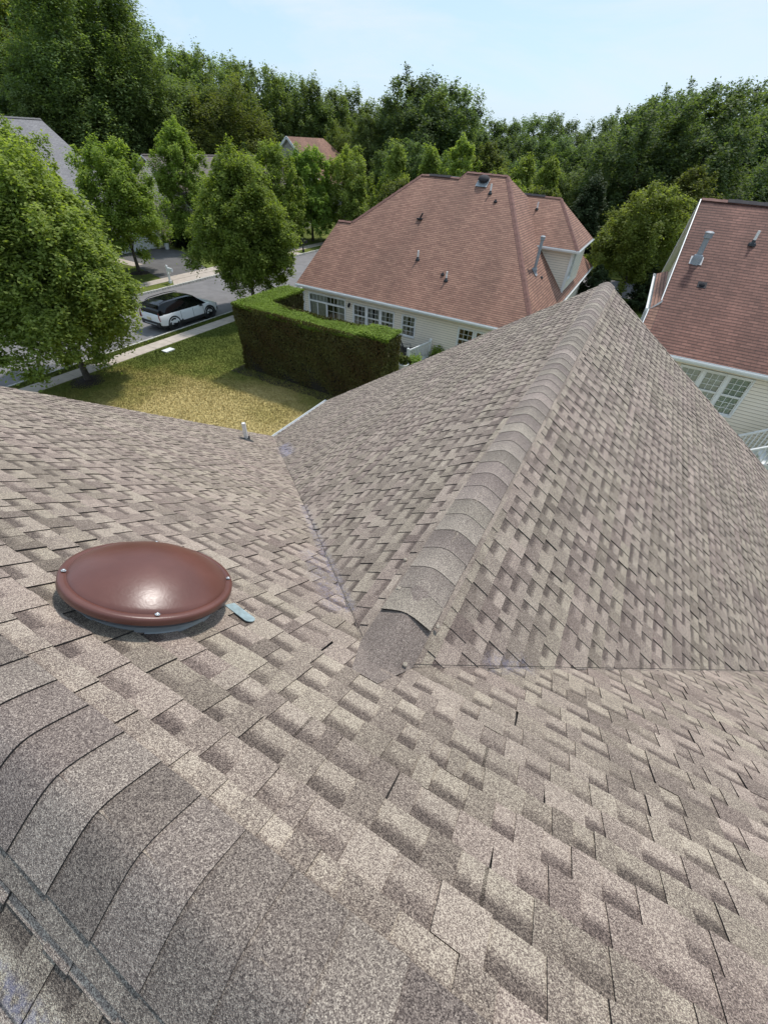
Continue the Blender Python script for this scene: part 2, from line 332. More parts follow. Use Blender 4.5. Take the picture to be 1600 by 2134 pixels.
def grass_mat():
    m,n,b=newmat('lawn_grass'); L=n.links.new
    t=n.nodes.new('ShaderNodeTexCoord')
    z=n.nodes.new('ShaderNodeTexNoise'); z.inputs['Scale'].default_value=.36; z.inputs['Detail'].default_value=7; z.inputs['Roughness'].default_value=.62; L(t.outputs['Object'],z.inputs['Vector'])
    # dry patch in the middle of the open lawn
    sb=n.nodes.new('ShaderNodeVectorMath'); sb.operation='DISTANCE'
    mp=n.nodes.new('ShaderNodeMapping'); mp.inputs['Location'].default_value=(13.8,-10.6,0); mp.inputs['Scale'].default_value=(1,1,0); L(t.outputs['Object'],mp.inputs['Vector'])
    ms=n.nodes.new('ShaderNodeMapping'); ms.inputs['Scale'].default_value=(.115,.165,0); L(mp.outputs['Vector'],ms.inputs['Vector'])
    ln=n.nodes.new('ShaderNodeVectorMath'); ln.operation='LENGTH'; L(ms.outputs['Vector'],ln.inputs[0])
    dr=n.nodes.new('ShaderNodeMapRange'); dr.inputs['From Min'].default_value=1.35; dr.inputs['From Max'].default_value=.25; dr.inputs['To Min'].default_value=-.18; dr.inputs['To Max'].default_value=.55; L(ln.outputs['Value'],dr.inputs['Value'])
    a=n.nodes.new('ShaderNodeMath'); a.operation='ADD'; L(z.outputs['Fac'],a.inputs[0]); L(dr.outputs['Result'],a.inputs[1])
    r=ramp(n,[(.30,(.095,.120,.022)),(.48,(.150,.172,.034)),(.62,(.24,.225,.060)),(.78,(.38,.31,.115)),(.95,(.50,.40,.17))]); L(a.outputs[0],r.inputs['Fac'])
    f=n.nodes.new('ShaderNodeTexNoise'); f.inputs['Scale'].default_value=9; f.inputs['Detail'].default_value=9; f.inputs['Roughness'].default_value=.8; L(t.outputs['Object'],f.inputs['Vector'])
    fr=n.nodes.new('ShaderNodeMapRange'); fr.inputs['From Min'].default_value=.32; fr.inputs['From Max'].default_value=.68; fr.inputs['To Min'].default_value=.55; fr.inputs['To Max'].default_value=1.4; L(f.outputs['Fac'],fr.inputs['Value'])
    x=n.nodes.new('ShaderNodeMixRGB'); x.blend_type='MULTIPLY'; x.inputs['Fac'].default_value=1; L(r.outputs['Color'],x.inputs['Color1']); L(fr.outputs['Result'],x.inputs['Color2'])
    L(x.outputs['Color'],b.inputs['Base Color']); b.inputs['Roughness'].default_value=.9; b.inputs['Specular IOR Level'].default_value=.2
    bp=n.nodes.new('ShaderNodeBump'); bp.inputs['Strength'].default_value=.8; bp.inputs['Distance'].default_value=.06; L(f.outputs['Fac'],bp.inputs['Height']); L(bp.outputs['Normal'],b.inputs['Normal'])
    return m
m_grass=grass_mat()
m_floor=simple('woodland_floor',(.035,.05,.015),.95,noise=.4,nscale=.6)
m_asphalt=simple('road_asphalt',(.175,.165,.163),.85,noise=.16,nscale=1.4,bump=.3)
m_drive=simple('driveway_asphalt',(.115,.108,.105),.85,noise=.15,nscale=1.2,bump=.3)
m_conc=simple('pavement_concrete',(.44,.375,.315),.85,noise=.13,nscale=2.5,bump=.2)
m_joint=simple('pavement_joint',(.16,.13,.11),.9)
m_kerb=simple('kerb_stone',(.50,.48,.43),.85,noise=.25,nscale=6,bump=.4)
m_mulch=simple('dark_mulch',(.025,.015,.011),.95,noise=.4,nscale=20,bump=.8)
m_bark=simple('bark',(.10,.085,.07),.9,noise=.35,nscale=9,bump=.8)
m_barkd=simple('dark_bark',(.045,.038,.03),.9,noise=.35,nscale=9,bump=.6)

def leaf_mat(name, dark, mid, light, trans=.48, rough=.65):
    m=bpy.data.materials.new(name); m.use_nodes=True; n=m.node_tree; b=n.nodes['Principled BSDF']; L=n.links.new
    a=n.nodes.new('ShaderNodeAttribute'); a.attribute_name='leaf'
    oi=n.nodes.new('ShaderNodeObjectInfo')
    r=ramp(n,[(0,dark),(.5,mid),(1,light)]); L(a.outputs['Fac'],r.inputs['Fac'])
    hs=n.nodes.new('ShaderNodeHueSaturation'); L(r.outputs['Color'],hs.inputs['Color'])
    h=n.nodes.new('ShaderNodeMapRange'); h.inputs['To Min'].default_value=.494; h.inputs['To Max'].default_value=.514; L(oi.outputs['Random'],h.inputs['Value']); L(h.outputs['Result'],hs.inputs['Hue'])
    v=n.nodes.new('ShaderNodeMapRange'); v.inputs['To Min'].default_value=.92; v.inputs['To Max'].default_value=1.25; L(oi.outputs['Random'],v.inputs['Value']); L(v.outputs['Result'],hs.inputs['Value'])
    L(hs.outputs['Color'],b.inputs['Base Color']); b.inputs['Roughness'].default_value=rough; b.inputs['Specular IOR Level'].default_value=.18
    t=n.nodes.new('ShaderNodeBsdfTranslucent'); tm=n.nodes.new('ShaderNodeMixRGB'); tm.blend_type='MULTIPLY'; tm.inputs['Fac'].default_value=1; tm.inputs['Color2'].default_value=(1.5,1.6,.6,1)
    L(hs.outputs['Color'],tm.inputs['Color1']); L(tm.outputs['Color'],t.inputs['Color'])
    mx=n.nodes.new('ShaderNodeMixShader'); mx.inputs[0].default_value=trans; out=n.nodes['Material Output']
    L(b.outputs[0],mx.inputs[1]); L(t.outputs[0],mx.inputs[2]); L(mx.outputs[0],out.inputs['Surface'])
    return m
m_leafA=leaf_mat('maple_leaves',(.120,.148,.038),(.200,.238,.060),(.305,.335,.098))
m_leafB=leaf_mat('bright_leaves',(.115,.155,.036),(.195,.255,.056),(.300,.355,.090))
m_leafW=leaf_mat('woodland_leaves',(.094,.126,.052),(.148,.190,.072),(.216,.258,.100))
m_leafD=leaf_mat('dark_oak_leaves',(.068,.102,.046),(.112,.152,.063),(.168,.210,.086))
m_leafO=leaf_mat('olive_leaves',(.080,.095,.028),(.125,.145,.040),(.20,.21,.066))
m_leafE=leaf_mat('evergreen_needles',(.026,.040,.017),(.040,.060,.024),(.068,.092,.036),.15)
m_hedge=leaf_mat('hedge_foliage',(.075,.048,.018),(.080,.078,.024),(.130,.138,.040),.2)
m_hedgetop=leaf_mat('hedge_top_foliage',(.115,.165,.022),(.165,.235,.032),(.23,.31,.05),.3)  # lighter, greener leaves for the hedge top

# ------------------------------------------------------------------ the setting
G=-8.8
def struct(mb,name,mats):
    o=mb.obj(name,mats); tag(o,kind='structure'); return o
XR0,XR1=-33.45,-25.25
g=MB(); g.face([(-900,-900,G-.16),(900,-900,G-.16),(900,900,G-.16),(-900,900,G-.16)]); struct(g,'ground',m_floor)
g=MB(); g.slab([(XR1+.16,-60,G),(60,-60,G),(60,49.35,G),(XR1+.16,49.35,G)],.14); lawn=struct(g,'lawn',m_grass)
g=MB(); g.slab([(-90,-60,G),(XR0-.16,-60,G),(XR0-.16,66,G),(-90,66,G)],.14); struct(g,'far_lawn',m_grass)
g=MB(); g.slab([(XR0+.0,57.4,G),(60,57.4,G),(60,66,G),(XR0,66,G)],.14); struct(g,'end_lawn',m_grass)
g=MB(); g.face([(XR0-.05,-60,G-.12),(XR1+.05,-60,G-.12),(XR1+.05,57.2,G-.12),(XR0-.05,57.2,G-.12)]); struct(g,'road',m_asphalt)
g=MB(); g.face([(XR1+.05,49.45,G-.116),(60,49.45,G-.116),(60,57.2,G-.116),(XR1+.05,57.2,G-.116)]); struct(g,'side_road',m_asphalt)
g=MB(); rnd=random.Random(2)
y=-10
while y<49.3:
    w=.24+rnd.random()*.05
    g.box((XR1+.08,y+w/2,G-.055),(.13,w-.018,.145)); g.box((XR0-.08+rnd.uniform(-.01,.01),y+w/2,G-.045+rnd.uniform(-.01,.01)),(.17,w-.03,.16)); y+=w
y=49.3
while y<66: g.box((XR0-.08,y+.13,G-.045),(.17,.24,.16)); y+=.27
x=XR1
while x<20: g.box((x+.5,49.42,G-.055),(.98,.13,.145)); x+=1.0
struct(g,'kerb',m_kerb)
g=MB()
def paving(x0,x1,y0,y1,st):
    y=y0
    while y<y1:
        g.box(((x0+x1)/2,y+st/2,G+.004),(x1-x0,st-.022,.03),0); y+=st
    g.box(((x0+x1)/2,(y0+y1)/2,G-.003),(x1-x0-.01,y1-y0,.02),1)
paving(-24.48,-23.52,-10,49,1.22); paving(-35.95,-34.85,-10,60,1.22)
struct(g,'pavement',[m_conc,m_joint])
# driveways across the street
g=MB(); g.face([(-45.9,28.9,G+.006),(-35.97,26.3,G+.006),(-35.97,31.4,G+.006),(-43.2,35.0,G+.006),(-45.9,34.6,G+.006)])
g.face([(-34.83,26.5,G+.006),(-33.62,25.6,G+.006),(-33.62,31.6,G+.006),(-34.83,31.0,G+.006)],1)
g.face([(-45,41.0,G+.006),(-35.97,41.0,G+.006),(-35.97,45.5,G+.006),(-45,45.5,G+.006)])
g.face([(-34.83,40.8,G+.006),(-33.62,40.4,G+.006),(-33.62,43.4,G+.006),(-34.83,43.2,G+.006)],1)
struct(g,'driveway',[m_drive,m_conc])
g=MB(); g.box((-43.2,28.0,G+.01),(4.2,1.1,.03)); struct(g,'front_path',m_conc)
# mulch rings round street trees and along the hedge
def mulch(x,y,r,seed):
    rn=random.Random(seed); g=MB(); n=26; ring=[(x+math.cos(2*math.pi*k/n)*r*rn.uniform(.85,1.12),y+math.sin(2*math.pi*k/n)*r*rn.uniform(.85,1.12)) for k in range(n)]
    for k in range(n):
        a=ring[k]; b=ring[(k+1)%n]; g.face([(x,y,G+.09),(a[0],a[1],G+.004),(b[0],b[1],G+.004)])
    o=g.obj('mulch_bed',m_mulch); tag(o,kind='structure'); return o
mulch(-22.75,10.75,.85,1); mulch(-38.8,26.4,.8,2)
g=MB(); rnd=random.Random(4)
for i in range(22):
    a=-17.9+i*.46; g.face([(a,15.95+rnd.uniform(-.08,.08),G+.008),(a+.47,15.95+rnd.uniform(-.08,.08),G+.008),(a+.47,17,G+.008),(a,17,G+.008)])
o=g.obj('mulch_strip',m_mulch); tag(o,kind='structure')
g=MB(); g.box((-22.8,15.85,G+.035),(.42,.62,.06)); o=g.obj('utility_cover',m_white); tag(o,'small white utility cover set in the lawn beside the pavement','utility cover')
# neighbour's patio
g=MB(); g.face([(-19.2,21.2,G+.012),(-9.0,21.2,G+.012),(-9.0,24.5,G+.012),(-19.2,24.5,G+.012)]); struct(g,'patio',m_conc)
# grass blades over the open lawn
def grass_field(name,x0,x1,y0,y1,n,seed,skip=None):
    rs=np.random.RandomState(seed); x=rs.uniform(x0,x1,n); y=rs.uniform(y0,y1,n)
    h=rs.uniform(.035,.085,n); a=rs.uniform(0,6.28,n); lx=rs.normal(0,.03,n); ly=rs.normal(0,.03,n); w=.016
    V=np.zeros((n,3,3)); V[:,0]=np.stack([x-w*np.cos(a),y-w*np.sin(a),np.full(n,G)],1); V[:,1]=np.stack([x+w*np.cos(a),y+w*np.sin(a),np.full(n,G)],1); V[:,2]=np.stack([x+lx,y+ly,G+h],1)
    me=bpy.data.meshes.new(name); me.vertices.add(3*n); me.vertices.foreach_set('co',V.ravel()); me.loops.add(3*n); me.loops.foreach_set('vertex_index',np.arange(3*n)); me.polygons.add(n); me.polygons.foreach_set('loop_start',np.arange(0,3*n,3)); me.update(calc_edges=True)
    me.materials.append(m_grass); o=bpy.data.objects.new(name,me); COL.objects.link(o); return tag(o,'short mown grass, dry and yellow in the middle of the lawn','grass',kind='stuff')
grass_field('grass',-23.4,-7,5,25,190000,5)
grass_field('verge_grass',-25.05,-24.52,4,26,9000,6)['label']='narrow strip of green grass between the pavement and the kerb'

# ------------------------------------------------------------------ own house: real shingles
house=empty('shingled_house',(0,0,0),'house under the photographer with a weathered taupe shingle roof and long ridge','house')
def shingles(mb, O, U, V, N, poly, vmax, seed, e=.143, u0=-20, u1=20):
    O=Vector(O);U=Vector(U);V=Vector(V);N=Vector(N); H=halfs(poly); kmax=int(vmax/e)+1
    us=[p[0] for p in poly]; ulo,uhi=min(us),max(us)
    P=lambda u,v,h: O+U*u+V*v+N*h
    def top(quad, v0, hb, brf, g_):
        q=clipH(quad,H)
        if len(q)<3: return
        mb.face([P(u,v,.002+.007*((v-v0)/e)+hb) for u,v in q],0,None,[(brf((v-v0)/e),g_,0,1) for u,v in q])
    def side(a,b,va,h0a,h1a,h0b,h1b):
        # vertical strip over segment a-b (2D), clipped
        t0,t1=0,1
        for (A,B,Cc) in H:
            da=A*a[0]+B*a[1]+Cc; db=A*b[0]+B*b[1]+Cc
            if da<0 and db<0: return
            if da<0: t0=max(t0,da/(da-db))
            elif db<0: t1=min(t1,da/(da-db))
        if t1-t0<.02: return
        L=lambda p,q,t:p+(q-p)*t
        a2=(L(a[0],b[0],t0),L(a[1],b[1],t0)); b2=(L(a[0],b[0],t1),L(a[1],b[1],t1))
        mb.face([P(*a2,L(h0a,h0b,t0)),P(*b2,L(h0a,h0b,t1)),P(*b2,L(h1a,h1b,t1)),P(*a2,L(h1a,h1b,t0))],1,None,[(.5,.5,0,1)]*4)
    for k in range(kmax):
        rn=random.Random(seed*1000+k); v0=k*e; v1=v0+e
        u=u0+rn.uniform(0,.3); tooth=rn.random()<.5; wob=rn.uniform(-.002,.002)
        g_=rn.random(); left=0
        while u<u1:
            w=rn.choice((.075,.09,.105,.12,.135,.155))*rn.uniform(.93,1.07)
            if tooth: w*=1.02
            if left<=0: left=1.0; g_=rn.random(); batch=rn.uniform(-.06,.06); seam=True
            else: seam=False
            left-=w
            ua,ub=u,u+w; j1=rn.uniform(-.006,.006) ; j2=rn.uniform(-.006,.006); tone=rn.uniform(-.08,.08)+batch; lift=rn.random()**6*.006
            style=rn.random()
            if ub>ulo-.05 and ua<uhi+.05:
                if tooth:
                    ht=.0052+lift
                    base=.61+tone*1.1+(.14 if style<.3 else (-.12 if style>.8 else 0))
                    top([(ua+.004,v0),(ub-.004,v0),(ub-.002+j2,v1),(ua+.002+j1,v1)],v0,ht,lambda t,b=base:b+.06*(t-.5),g_)
                    side((ua+.002+j1,v1),(ua+.004,v0),v0,.009,.009+ht,.002,.002+ht)
                    side((ub-.004,v0),(ub-.002+j2,v1),v0,.002,.002+ht,.009,.009+ht)
                    side((ub-.002+j2,v1),(ua+.002+j1,v1),v0,.001,.009+ht,.001,.009+ht)
                else:
                    lo=.22+tone*.6+(.14 if style<.25 else 0); hi=.82+tone*.8-(.15 if style<.3 else 0)
                    f=lambda t,lo=lo,hi=hi: lo if t<.30 else (lo+(hi-lo)*min(1,(t-.30)/.26))
                    for ta,tb in ((0,.30),(.30,.43),(.43,.56),(.56,1)):
                        top([(ua-.006,v0+ta*e),(ub+.006,v0+ta*e),(ub+.006,v0+tb*e),(ua-.006,v0+tb*e)],v0,0,f,g_)
                    side((ub+.006,v1),(ua-.006,v1),v0,.001,.009,.001,.009)
            u=ub; tooth=not tooth
            if rn.random()<.03: tooth=not tooth
cm=1/math.sqrt(1+TM*TM); sm=TM*cm; cw=1/math.sqrt(1+TW*TW); sw=TW*cw
XRT=-7.62; YB=-7.4
rm=MB()
Vf=(0,cm,-sm); Nf=(0,sm,cm)
fl=lambda pts:[(x,y/cm) for x,y in pts]
shingles(rm,(0,0,0),(1,0,0),Vf,Nf,fl([(XRT,0),(XW,0),(XW,YW),(XE-.02,YC+.02)]),YC/cm,1,u0=-9.5,u1=9)
shingles(rm,(0,0,0),(1,0,0),Vf,Nf,fl([(XW,0),(7.6,0),(XER,YC),(XW,YW)]),YC/cm,1,u0=-9.5,u1=9)
rm.obj('front_slope',[m_sh,m_edge],house)
rm=MB(); shingles(rm,(0,0,0),(-1,0,0),(0,-cm,-sm),(0,-sm,cm),[(-7.6,0),(-XRT,0),(-XRT,YC/cm),(-7.6,YC/cm)],YC/cm,2,u0=-8.5,u1=8.5); rm.obj('back_slope',[m_sh,m_edge],house)
LW=(XW-XE)/cw
rm=MB(); shingles(rm,(XW,0,ZW),(0,1,0),(-cw,0,-sw),(-sw,0,cw),[(YW,0),(YE,0),(YE,LW),(YC,LW)],LW,3,u0=-1,u1=12.5); rm.obj('wing_slope',[m_sh,m_edge],house)
rm=MB(); shingles(rm,(XW,0,ZW),(0,-1,0),(cw,0,-sw),(sw,0,cw),[(-YW,0),(-YE,0),(-YE,LW),(-YC,LW)],LW,4,u0=-12.5,u1=1); rm.obj('wing_slope',[m_sh,m_edge],house)
# valley lines: a faint cut of the overlapping layer
v=MB()
for sx,xe in ((-1,XE),(1,XER)):
    a=Vector((XW+sx*.06,YW+.06,ZW-.02)); b=Vector((xe,YC,ZE)); n_=Vector((0,sm,cm)) 
    d=(b-a).normalized(); s_=Vector((sx*.0,.7,-.2)); 
    off=Vector((0,0,.012)); off=Vector((0,0,.012+.0)); v.face([a+off,b+off,b+off+Vector((-sx*.004,.001,.003)),a+off+Vector((-sx*.004,.001,.003))])
v.obj('valley_cut',m_edge,house)
# decking under the shingles, rakes and gutters
d=MB()
d.slab([(XRT+.01,0,-.003),(XW,0,-.003),(XW,YW,ZW-.004),(XE+.02,YC,ZE-.006)],.14,0,1)
d.slab([(XW,0,-.003),(7.59,0,-.003),(XER-.02,YC,ZE-.006),(XW,YW,ZW-.004)],.14,0,1)
d.slab([(7.59,0,-.003),(XRT+.01,0,-.003),(XRT+.01,-YC,ZE-.006),(7.59,-YC,ZE-.006)],.14,0,1)
d.slab([(XW,YW,ZW-.004),(XW,YE-.01,ZW-.004),(XE+.02,YE-.01,ZE-.006),(XE+.02,YC,ZE-.006)],.14,0,1)
d.slab([(XW,YE-.01,ZW-.004),(XW,YW,ZW-.004),(XER-.02,YC,ZE-.006),(XER-.02,YE-.01,ZE-.006)],.14,0,1)
d.obj('roof_deck',[m_edge,m_fascia],house)
gt=MB()
def gutter(mb,a,b,out):
    a=Vector(a);b=Vector(b);o=Vector(out); dz=Vector((0,0,1))
    for (p,q,r_) in ((0.0,-.12,.012),):
        pass
    prof=[(0,0),(0,-.11),(.02,-.13),(.08,-.13),(.115,-.05),(.115,.0),(.10,.0),(.10,-.05),(.075,-.115),(.02,-.115),(.012,0)]
    A=[a+o*p+dz*z for p,z in prof]; B=[b+o*p+dz*z for p,z in prof]
    for i in range(len(prof)-1): mb.face([A[i],B[i],B[i+1],A[i+1]])
    mb.face(A[:6]); mb.face(B[:6])
gutter(gt,(XE,YC+.02,ZE-.01),(XE,YE,ZE-.01),(-1,0,0)); gt.obj('gutter',m_fascia,house)
gt=MB(); gutter(gt,(XER,YC+.02,ZE-.01),(XER,YE,ZE-.01),(1,0,0)); gt.obj('gutter',m_fascia,house)
wl=MB()
wx0,wx1=XE+.35,XER-.35
wl.slab([(wx0,-YC+.4,ZE-.1),(wx1,-YC+.4,ZE-.1),(wx1,YE-.3,ZE-.1),(wx0,YE-.3,ZE-.1)],-(G-ZE)-.1+ .0)
wl.face([(wx0,YE-.3,ZE-.1),(wx1,YE-.3,ZE-.1),(XW,YE-.3,ZW-.35)]); 
for xx in (XRT+.4,7.2): wl.face([(xx,-YC+.4,ZE-.1),(xx,YC-.4,ZE-.1),(xx,0,-.4)])
wl.obj('wall',[m_siding,m_lap_shade],house)

# ridge caps
def cap_piece(mb, O, A, B, T, y0, y1, h0, h1, hw, bright, hue, raise_corner=0, sub=3, dark=True, rad=.045, gr=.10, sk=0):
    """one folded cap shingle: A along the ridge, B across; h0 height at its exposed butt, h1 where the next one covers it"""
    O=Vector(O);A=Vector(A);B=Vector(B); ns=18; c=1/math.sqrt(1+T*T)
    prof=[]
    for i in range(ns+1):
        s=-hw+2*hw*i/ns; x=s*c; r=rad; z=-T*(math.sqrt(x*x+r*r)-.62*r); prof.append((x,z,s))
    rows=[]
    for j in range(sub+1):
        t=j/sub; y=y0+(y1-y0)*t; h=h0+(h1-h0)*t; row=[]
        for x,z,s in prof:
            hh=h+ (raise_corner*max(0,(s/hw-.1))*(1-t)**2 if raise_corner else 0)
            row.append(O+A*y+B*x+Vector((0,0,z+hh)))
        rows.append(row)
    for j in range(sub):
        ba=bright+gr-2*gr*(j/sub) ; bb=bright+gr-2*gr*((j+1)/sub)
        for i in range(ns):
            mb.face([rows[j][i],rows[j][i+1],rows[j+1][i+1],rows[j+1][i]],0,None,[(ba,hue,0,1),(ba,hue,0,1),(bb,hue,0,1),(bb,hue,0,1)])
    th=Vector((0,0,-min(h0*.9,.005 if sk else .0075)))
    for i in range(ns): mb.face([rows[0][i],rows[0][i+1],rows[0][i+1]+th,rows[0][i]+th],1 if dark else 0,None,[(.05,.5,0,1)]*4)
    for j in range(sub):
        for k in (0,ns): mb.face([rows[j][k],rows[j+1][k],rows[j+1][k]+Vector((0,0,-.012)),rows[j][k]+Vector((0,0,-.012))],sk,None,[(.25,.5,0,1)]*4)
rn=random.Random(11)
cp=MB(); y=1.43; k=0; ex=.205
while y<YE-.02:
    y1=min(y+ex+.02,YE+.01)
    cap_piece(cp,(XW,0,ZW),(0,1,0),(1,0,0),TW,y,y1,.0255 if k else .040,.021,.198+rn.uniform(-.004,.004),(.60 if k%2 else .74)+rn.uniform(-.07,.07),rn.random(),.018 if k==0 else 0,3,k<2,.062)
    y+=ex; k+=1
cp.obj('ridge_cap',[m_cap,m_edge],house,smooth=False)
for sx in (-1,1):
    us=MB(); rn=random.Random(31+sx); y=1.2
    while y<YE-.02:
        y1=min(y+.30,YE); br=.74+rn.uniform(-.2,.12)
        q=lambda yy,s_,h: Vector((XW+sx*s_*cw,yy,ZW-s_*sw+h))
        w_=.232+rn.uniform(-.003,.003); us.face([q(y,.17,.015),q(y1,.17,.015),q(y1,w_,.015),q(y,w_,.015)],0,None,[(br,.4,0,1)]*4); us.face([q(y,w_,.015),q(y1,w_,.015),q(y1,w_,.006),q(y,w_,.006)],1); y=y1
    us.obj('cap_underlayer',[m_sh,m_edge],house)
# plain apron that carries the wing ridge into the main slope
ap=MB(); rows=[]
for j in range(13):
    t=j/12; yy=.95+(1.66-.95)*t; row=[]
    for i in range(17):
        s=-1+2*i/16; hw_=.20*min(1,.45+t*1.6); x=s*hw_*.83; zr=ZW-TW*(math.sqrt(x*x+.0012)-.035)+.015; zm=-TM*yy+.016
        row.append(Vector((XW+x,yy,max(zr,zm) if yy>YW-.5 else zm)))
    rows.append(row)
for j in range(12):
    for i in range(16): ap.face([rows[j][i],rows[j][i+1],rows[j+1][i+1],rows[j+1][i]],0,None,[(.54,.3,0,1)]*4)
ap.obj('ridge_apron',[m_cap],house,smooth=True)
nl=MB()
for (px_,py_,pz_) in ((-.60,1.62,ZW-.075),(-.275,1.50,ZW-.09),(-.70,1.93,ZW-.16),(-.33,1.17,ZW-.06)):
    nl=MB(); nl.lathe((px_,py_,pz_+.022),[(.013,0),(.013,.008),(.008,.011),(0,.011)],n=14); nl.obj('sealed_nail_head',m_cap,house)
# main ridge caps and the shingle-over vent edge
cp=MB(); x=-1.08-.168*40; k=0
while x<7.6:
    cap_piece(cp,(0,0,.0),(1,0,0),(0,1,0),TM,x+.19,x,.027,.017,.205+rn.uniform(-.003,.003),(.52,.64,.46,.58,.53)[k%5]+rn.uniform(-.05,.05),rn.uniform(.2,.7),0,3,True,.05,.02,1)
    x+=.168; k+=1
    if x>7.55: break
cp.obj('ridge_cap',[m_cap,m_edge],house,smooth=False)
vs=MB(); rn=random.Random(5); x=XRT
while x<7.5:
    x2=min(x+.30,7.6); br=.66+rn.uniform(-.15,.2); s0,s1=.15,.262
    h=.030
    p=lambda xx,s,hh: Vector((xx,-s*cm,-s*sm+hh))
    vs.face([p(x,s0,h),p(x2,s0,h),p(x2,s1+rn.uniform(-.002,.002),h),p(x,s1,h)],0,None,[(br,.8,0,1)]*4)
    vs.face([p(x,s1,h),p(x2,s1,h),p(x2,s1,.002),p(x,s1,.002)],1); x=x2
vs.obj('starter_strip',[m_cap,m_edge],house)

# brown powered attic vent on the front slope
vn=Vector((0.02,.50,.866)).normalized(); ve1=Vector((1,0,0)); ve1=(ve1-vn*ve1.dot(vn)).normalized(); ve2=vn.cross(ve1)
VC=Vector((-1.563,.654,-TM*.654)); VR=.380
vent=empty('attic_vent',VC); vent.parent=house; vent.location=VC
vent['label']='round brown metal attic fan vent on the near roof slope'
base=MB()
fx=[Vector(Vf),Vector(Nf)]
b0=VC+Vector(Nf)*.013
base.lathe(VC,[(.315,.0),(.304,.03),(.304,.070),(.29,.075),(.30,.085),(.36,.092),(.27,.098),(0,.1)],(ve1,ve2,vn),48)
o=base.obj('flange',m_galv,vent)
dome=MB()
prof=[(VR-.045,.108),(VR-.004,.114),(VR,.118),(VR-.001,.142),(VR-.004,.149),(VR-.011,.153),(VR-.027,.1545),(VR-.031,.1515),(VR-.035,.1515),(VR-.039,.159)]
ra=VR-.039; hh_=.112; Rs=(ra*ra+hh_*hh_)/(2*hh_); pm=math.asin(ra/Rs)
for i in range(1,21):
    f_=pm*(1-i/20); prof.append((max(.0004,Rs*math.sin(f_)),.159+hh_-Rs+Rs*math.cos(f_)))
dome.lathe(VC,prof,(ve1,ve2,vn),96)
o=dome.obj('dome',m_brown,vent,smooth=True); merge_smooth(o,50)
dome_o=o
for ang in (235,325,50,140):
    # positions measured around the rim, seen from above
    a=R(ang+0); P0=VC+ve1*math.cos(a)*(VR-.024)+ve2*math.sin(a)*(VR-.024)+vn*.159
    bo=MB(); bo.lathe(P0,[(.0105,0),(.0105,.002),(.0065,.0025),(.0065,.007),(.003,.0085),(0,.0085)],(ve1,ve2,vn),12); bo.obj('bolt',m_bolt,vent)
st=MB()
sa=Vector((-1.31,.905,-TM*.905))+Vector(Nf)*.018; sdir=(Vector((1,0,0))*.62-Vector(Vf)*.10).normalized(); spd=Vector(Nf).cross(sdir)
out=[]; 
for t in range(0,9): 
    a=-math.pi/2+math.pi*t/8; out.append(sa+sdir*(.165+.032*math.cos(a))+spd*.032*math.sin(a))
out=[sa-spd*.032]+out+[sa+spd*.032]
st.face(out); st.face([p-Vector(Nf)*.004 for p in out][::-1])
for i in range(len(out)): j=(i+1)%len(out); st.face([out[i],out[i]-Vector(Nf)*.004,out[j]-Vector(Nf)*.004,out[j]])
st.obj('flashing_tab',m_seal,vent)
# white plumbing pipe near the far eave
PP=Vector((-6.68,6.05,-TM*6.05))
pb=MB(); pb.lathe(PP+Vector(Nf)*.01,[(.17,0),(.16,.012),(.075,.03),(.055,.075),(.052,.10),(.0,.10)],((1,0,0),Vf,Nf),24)
pipe=pb.obj('pipe_boot',m_rubber,house)
pp=MB(); pp.tube([PP,PP+Vector((0,0,.46))],.048,16); pp.lathe(PP+Vector((0,0,.46)),[(.048,0),(.040,.0),(.040,-.05),(0,-.05)],n=16)
q=pp.obj('vent_pipe',m_pvc,pipe)

# ------------------------------------------------------------------ generic house pieces
def siding(mb,O,U,N,poly,holes=(),e=.135,mi=0):
    O=Vector(O);U=Vector(U);N=Vector(N);Z=Vector((0,0,1)); H=halfs(poly)
    us=[p[0] for p in poly]; zs=[p[1] for p in poly]; z=min(zs)
    while z<max(zs):
        zt=min(z+e,max(zs)+1e-6); cuts=sorted({z,zt}|{c for h in holes for c in (h[2],h[3]) if z<c<zt})
        for za,zb in zip(cuts[:-1],cuts[1:]):
            zm=(za+zb)/2; iv=[(min(us),max(us))]
            for h in holes:
                if h[2]<zm<h[3]:
                    nv=[]
                    for a,b in iv:
                        if h[0]>a: nv.append((a,min(b,h[0])))
                        if h[1]<b: nv.append((max(a,h[1]),b))
                    iv=[q for q in nv if q[1]-q[0]>.001]
            for a,b in iv:
                q=clipH([(a,za),(b,za),(b,zb),(a,zb)],H)
                if len(q)>2:
                    mb.face([O+U*p[0]+Z*p[1]+N*(.016*(1-(p[1]-z)/e)) for p in q],mi)
                    if abs(za-z)<1e-6:
                        zz=[p for p in q if abs(p[1]-za)<1e-6]
                        if len(zz)==2: mb.face([O+U*zz[0][0]+Z*za+N*.016,O+U*zz[1][0]+Z*za+N*.016,O+U*zz[1][0]+Z*za-N*.002,O+U*zz[0][0]+Z*za-N*.002],mi)
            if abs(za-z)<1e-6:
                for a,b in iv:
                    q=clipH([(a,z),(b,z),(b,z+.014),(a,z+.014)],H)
                    if len(q)>2: mb.face([O+U*p[0]+Z*p[1]+N*.019 for p in q],1)  # thin strip coloured as the shade along each lap
        z=zt
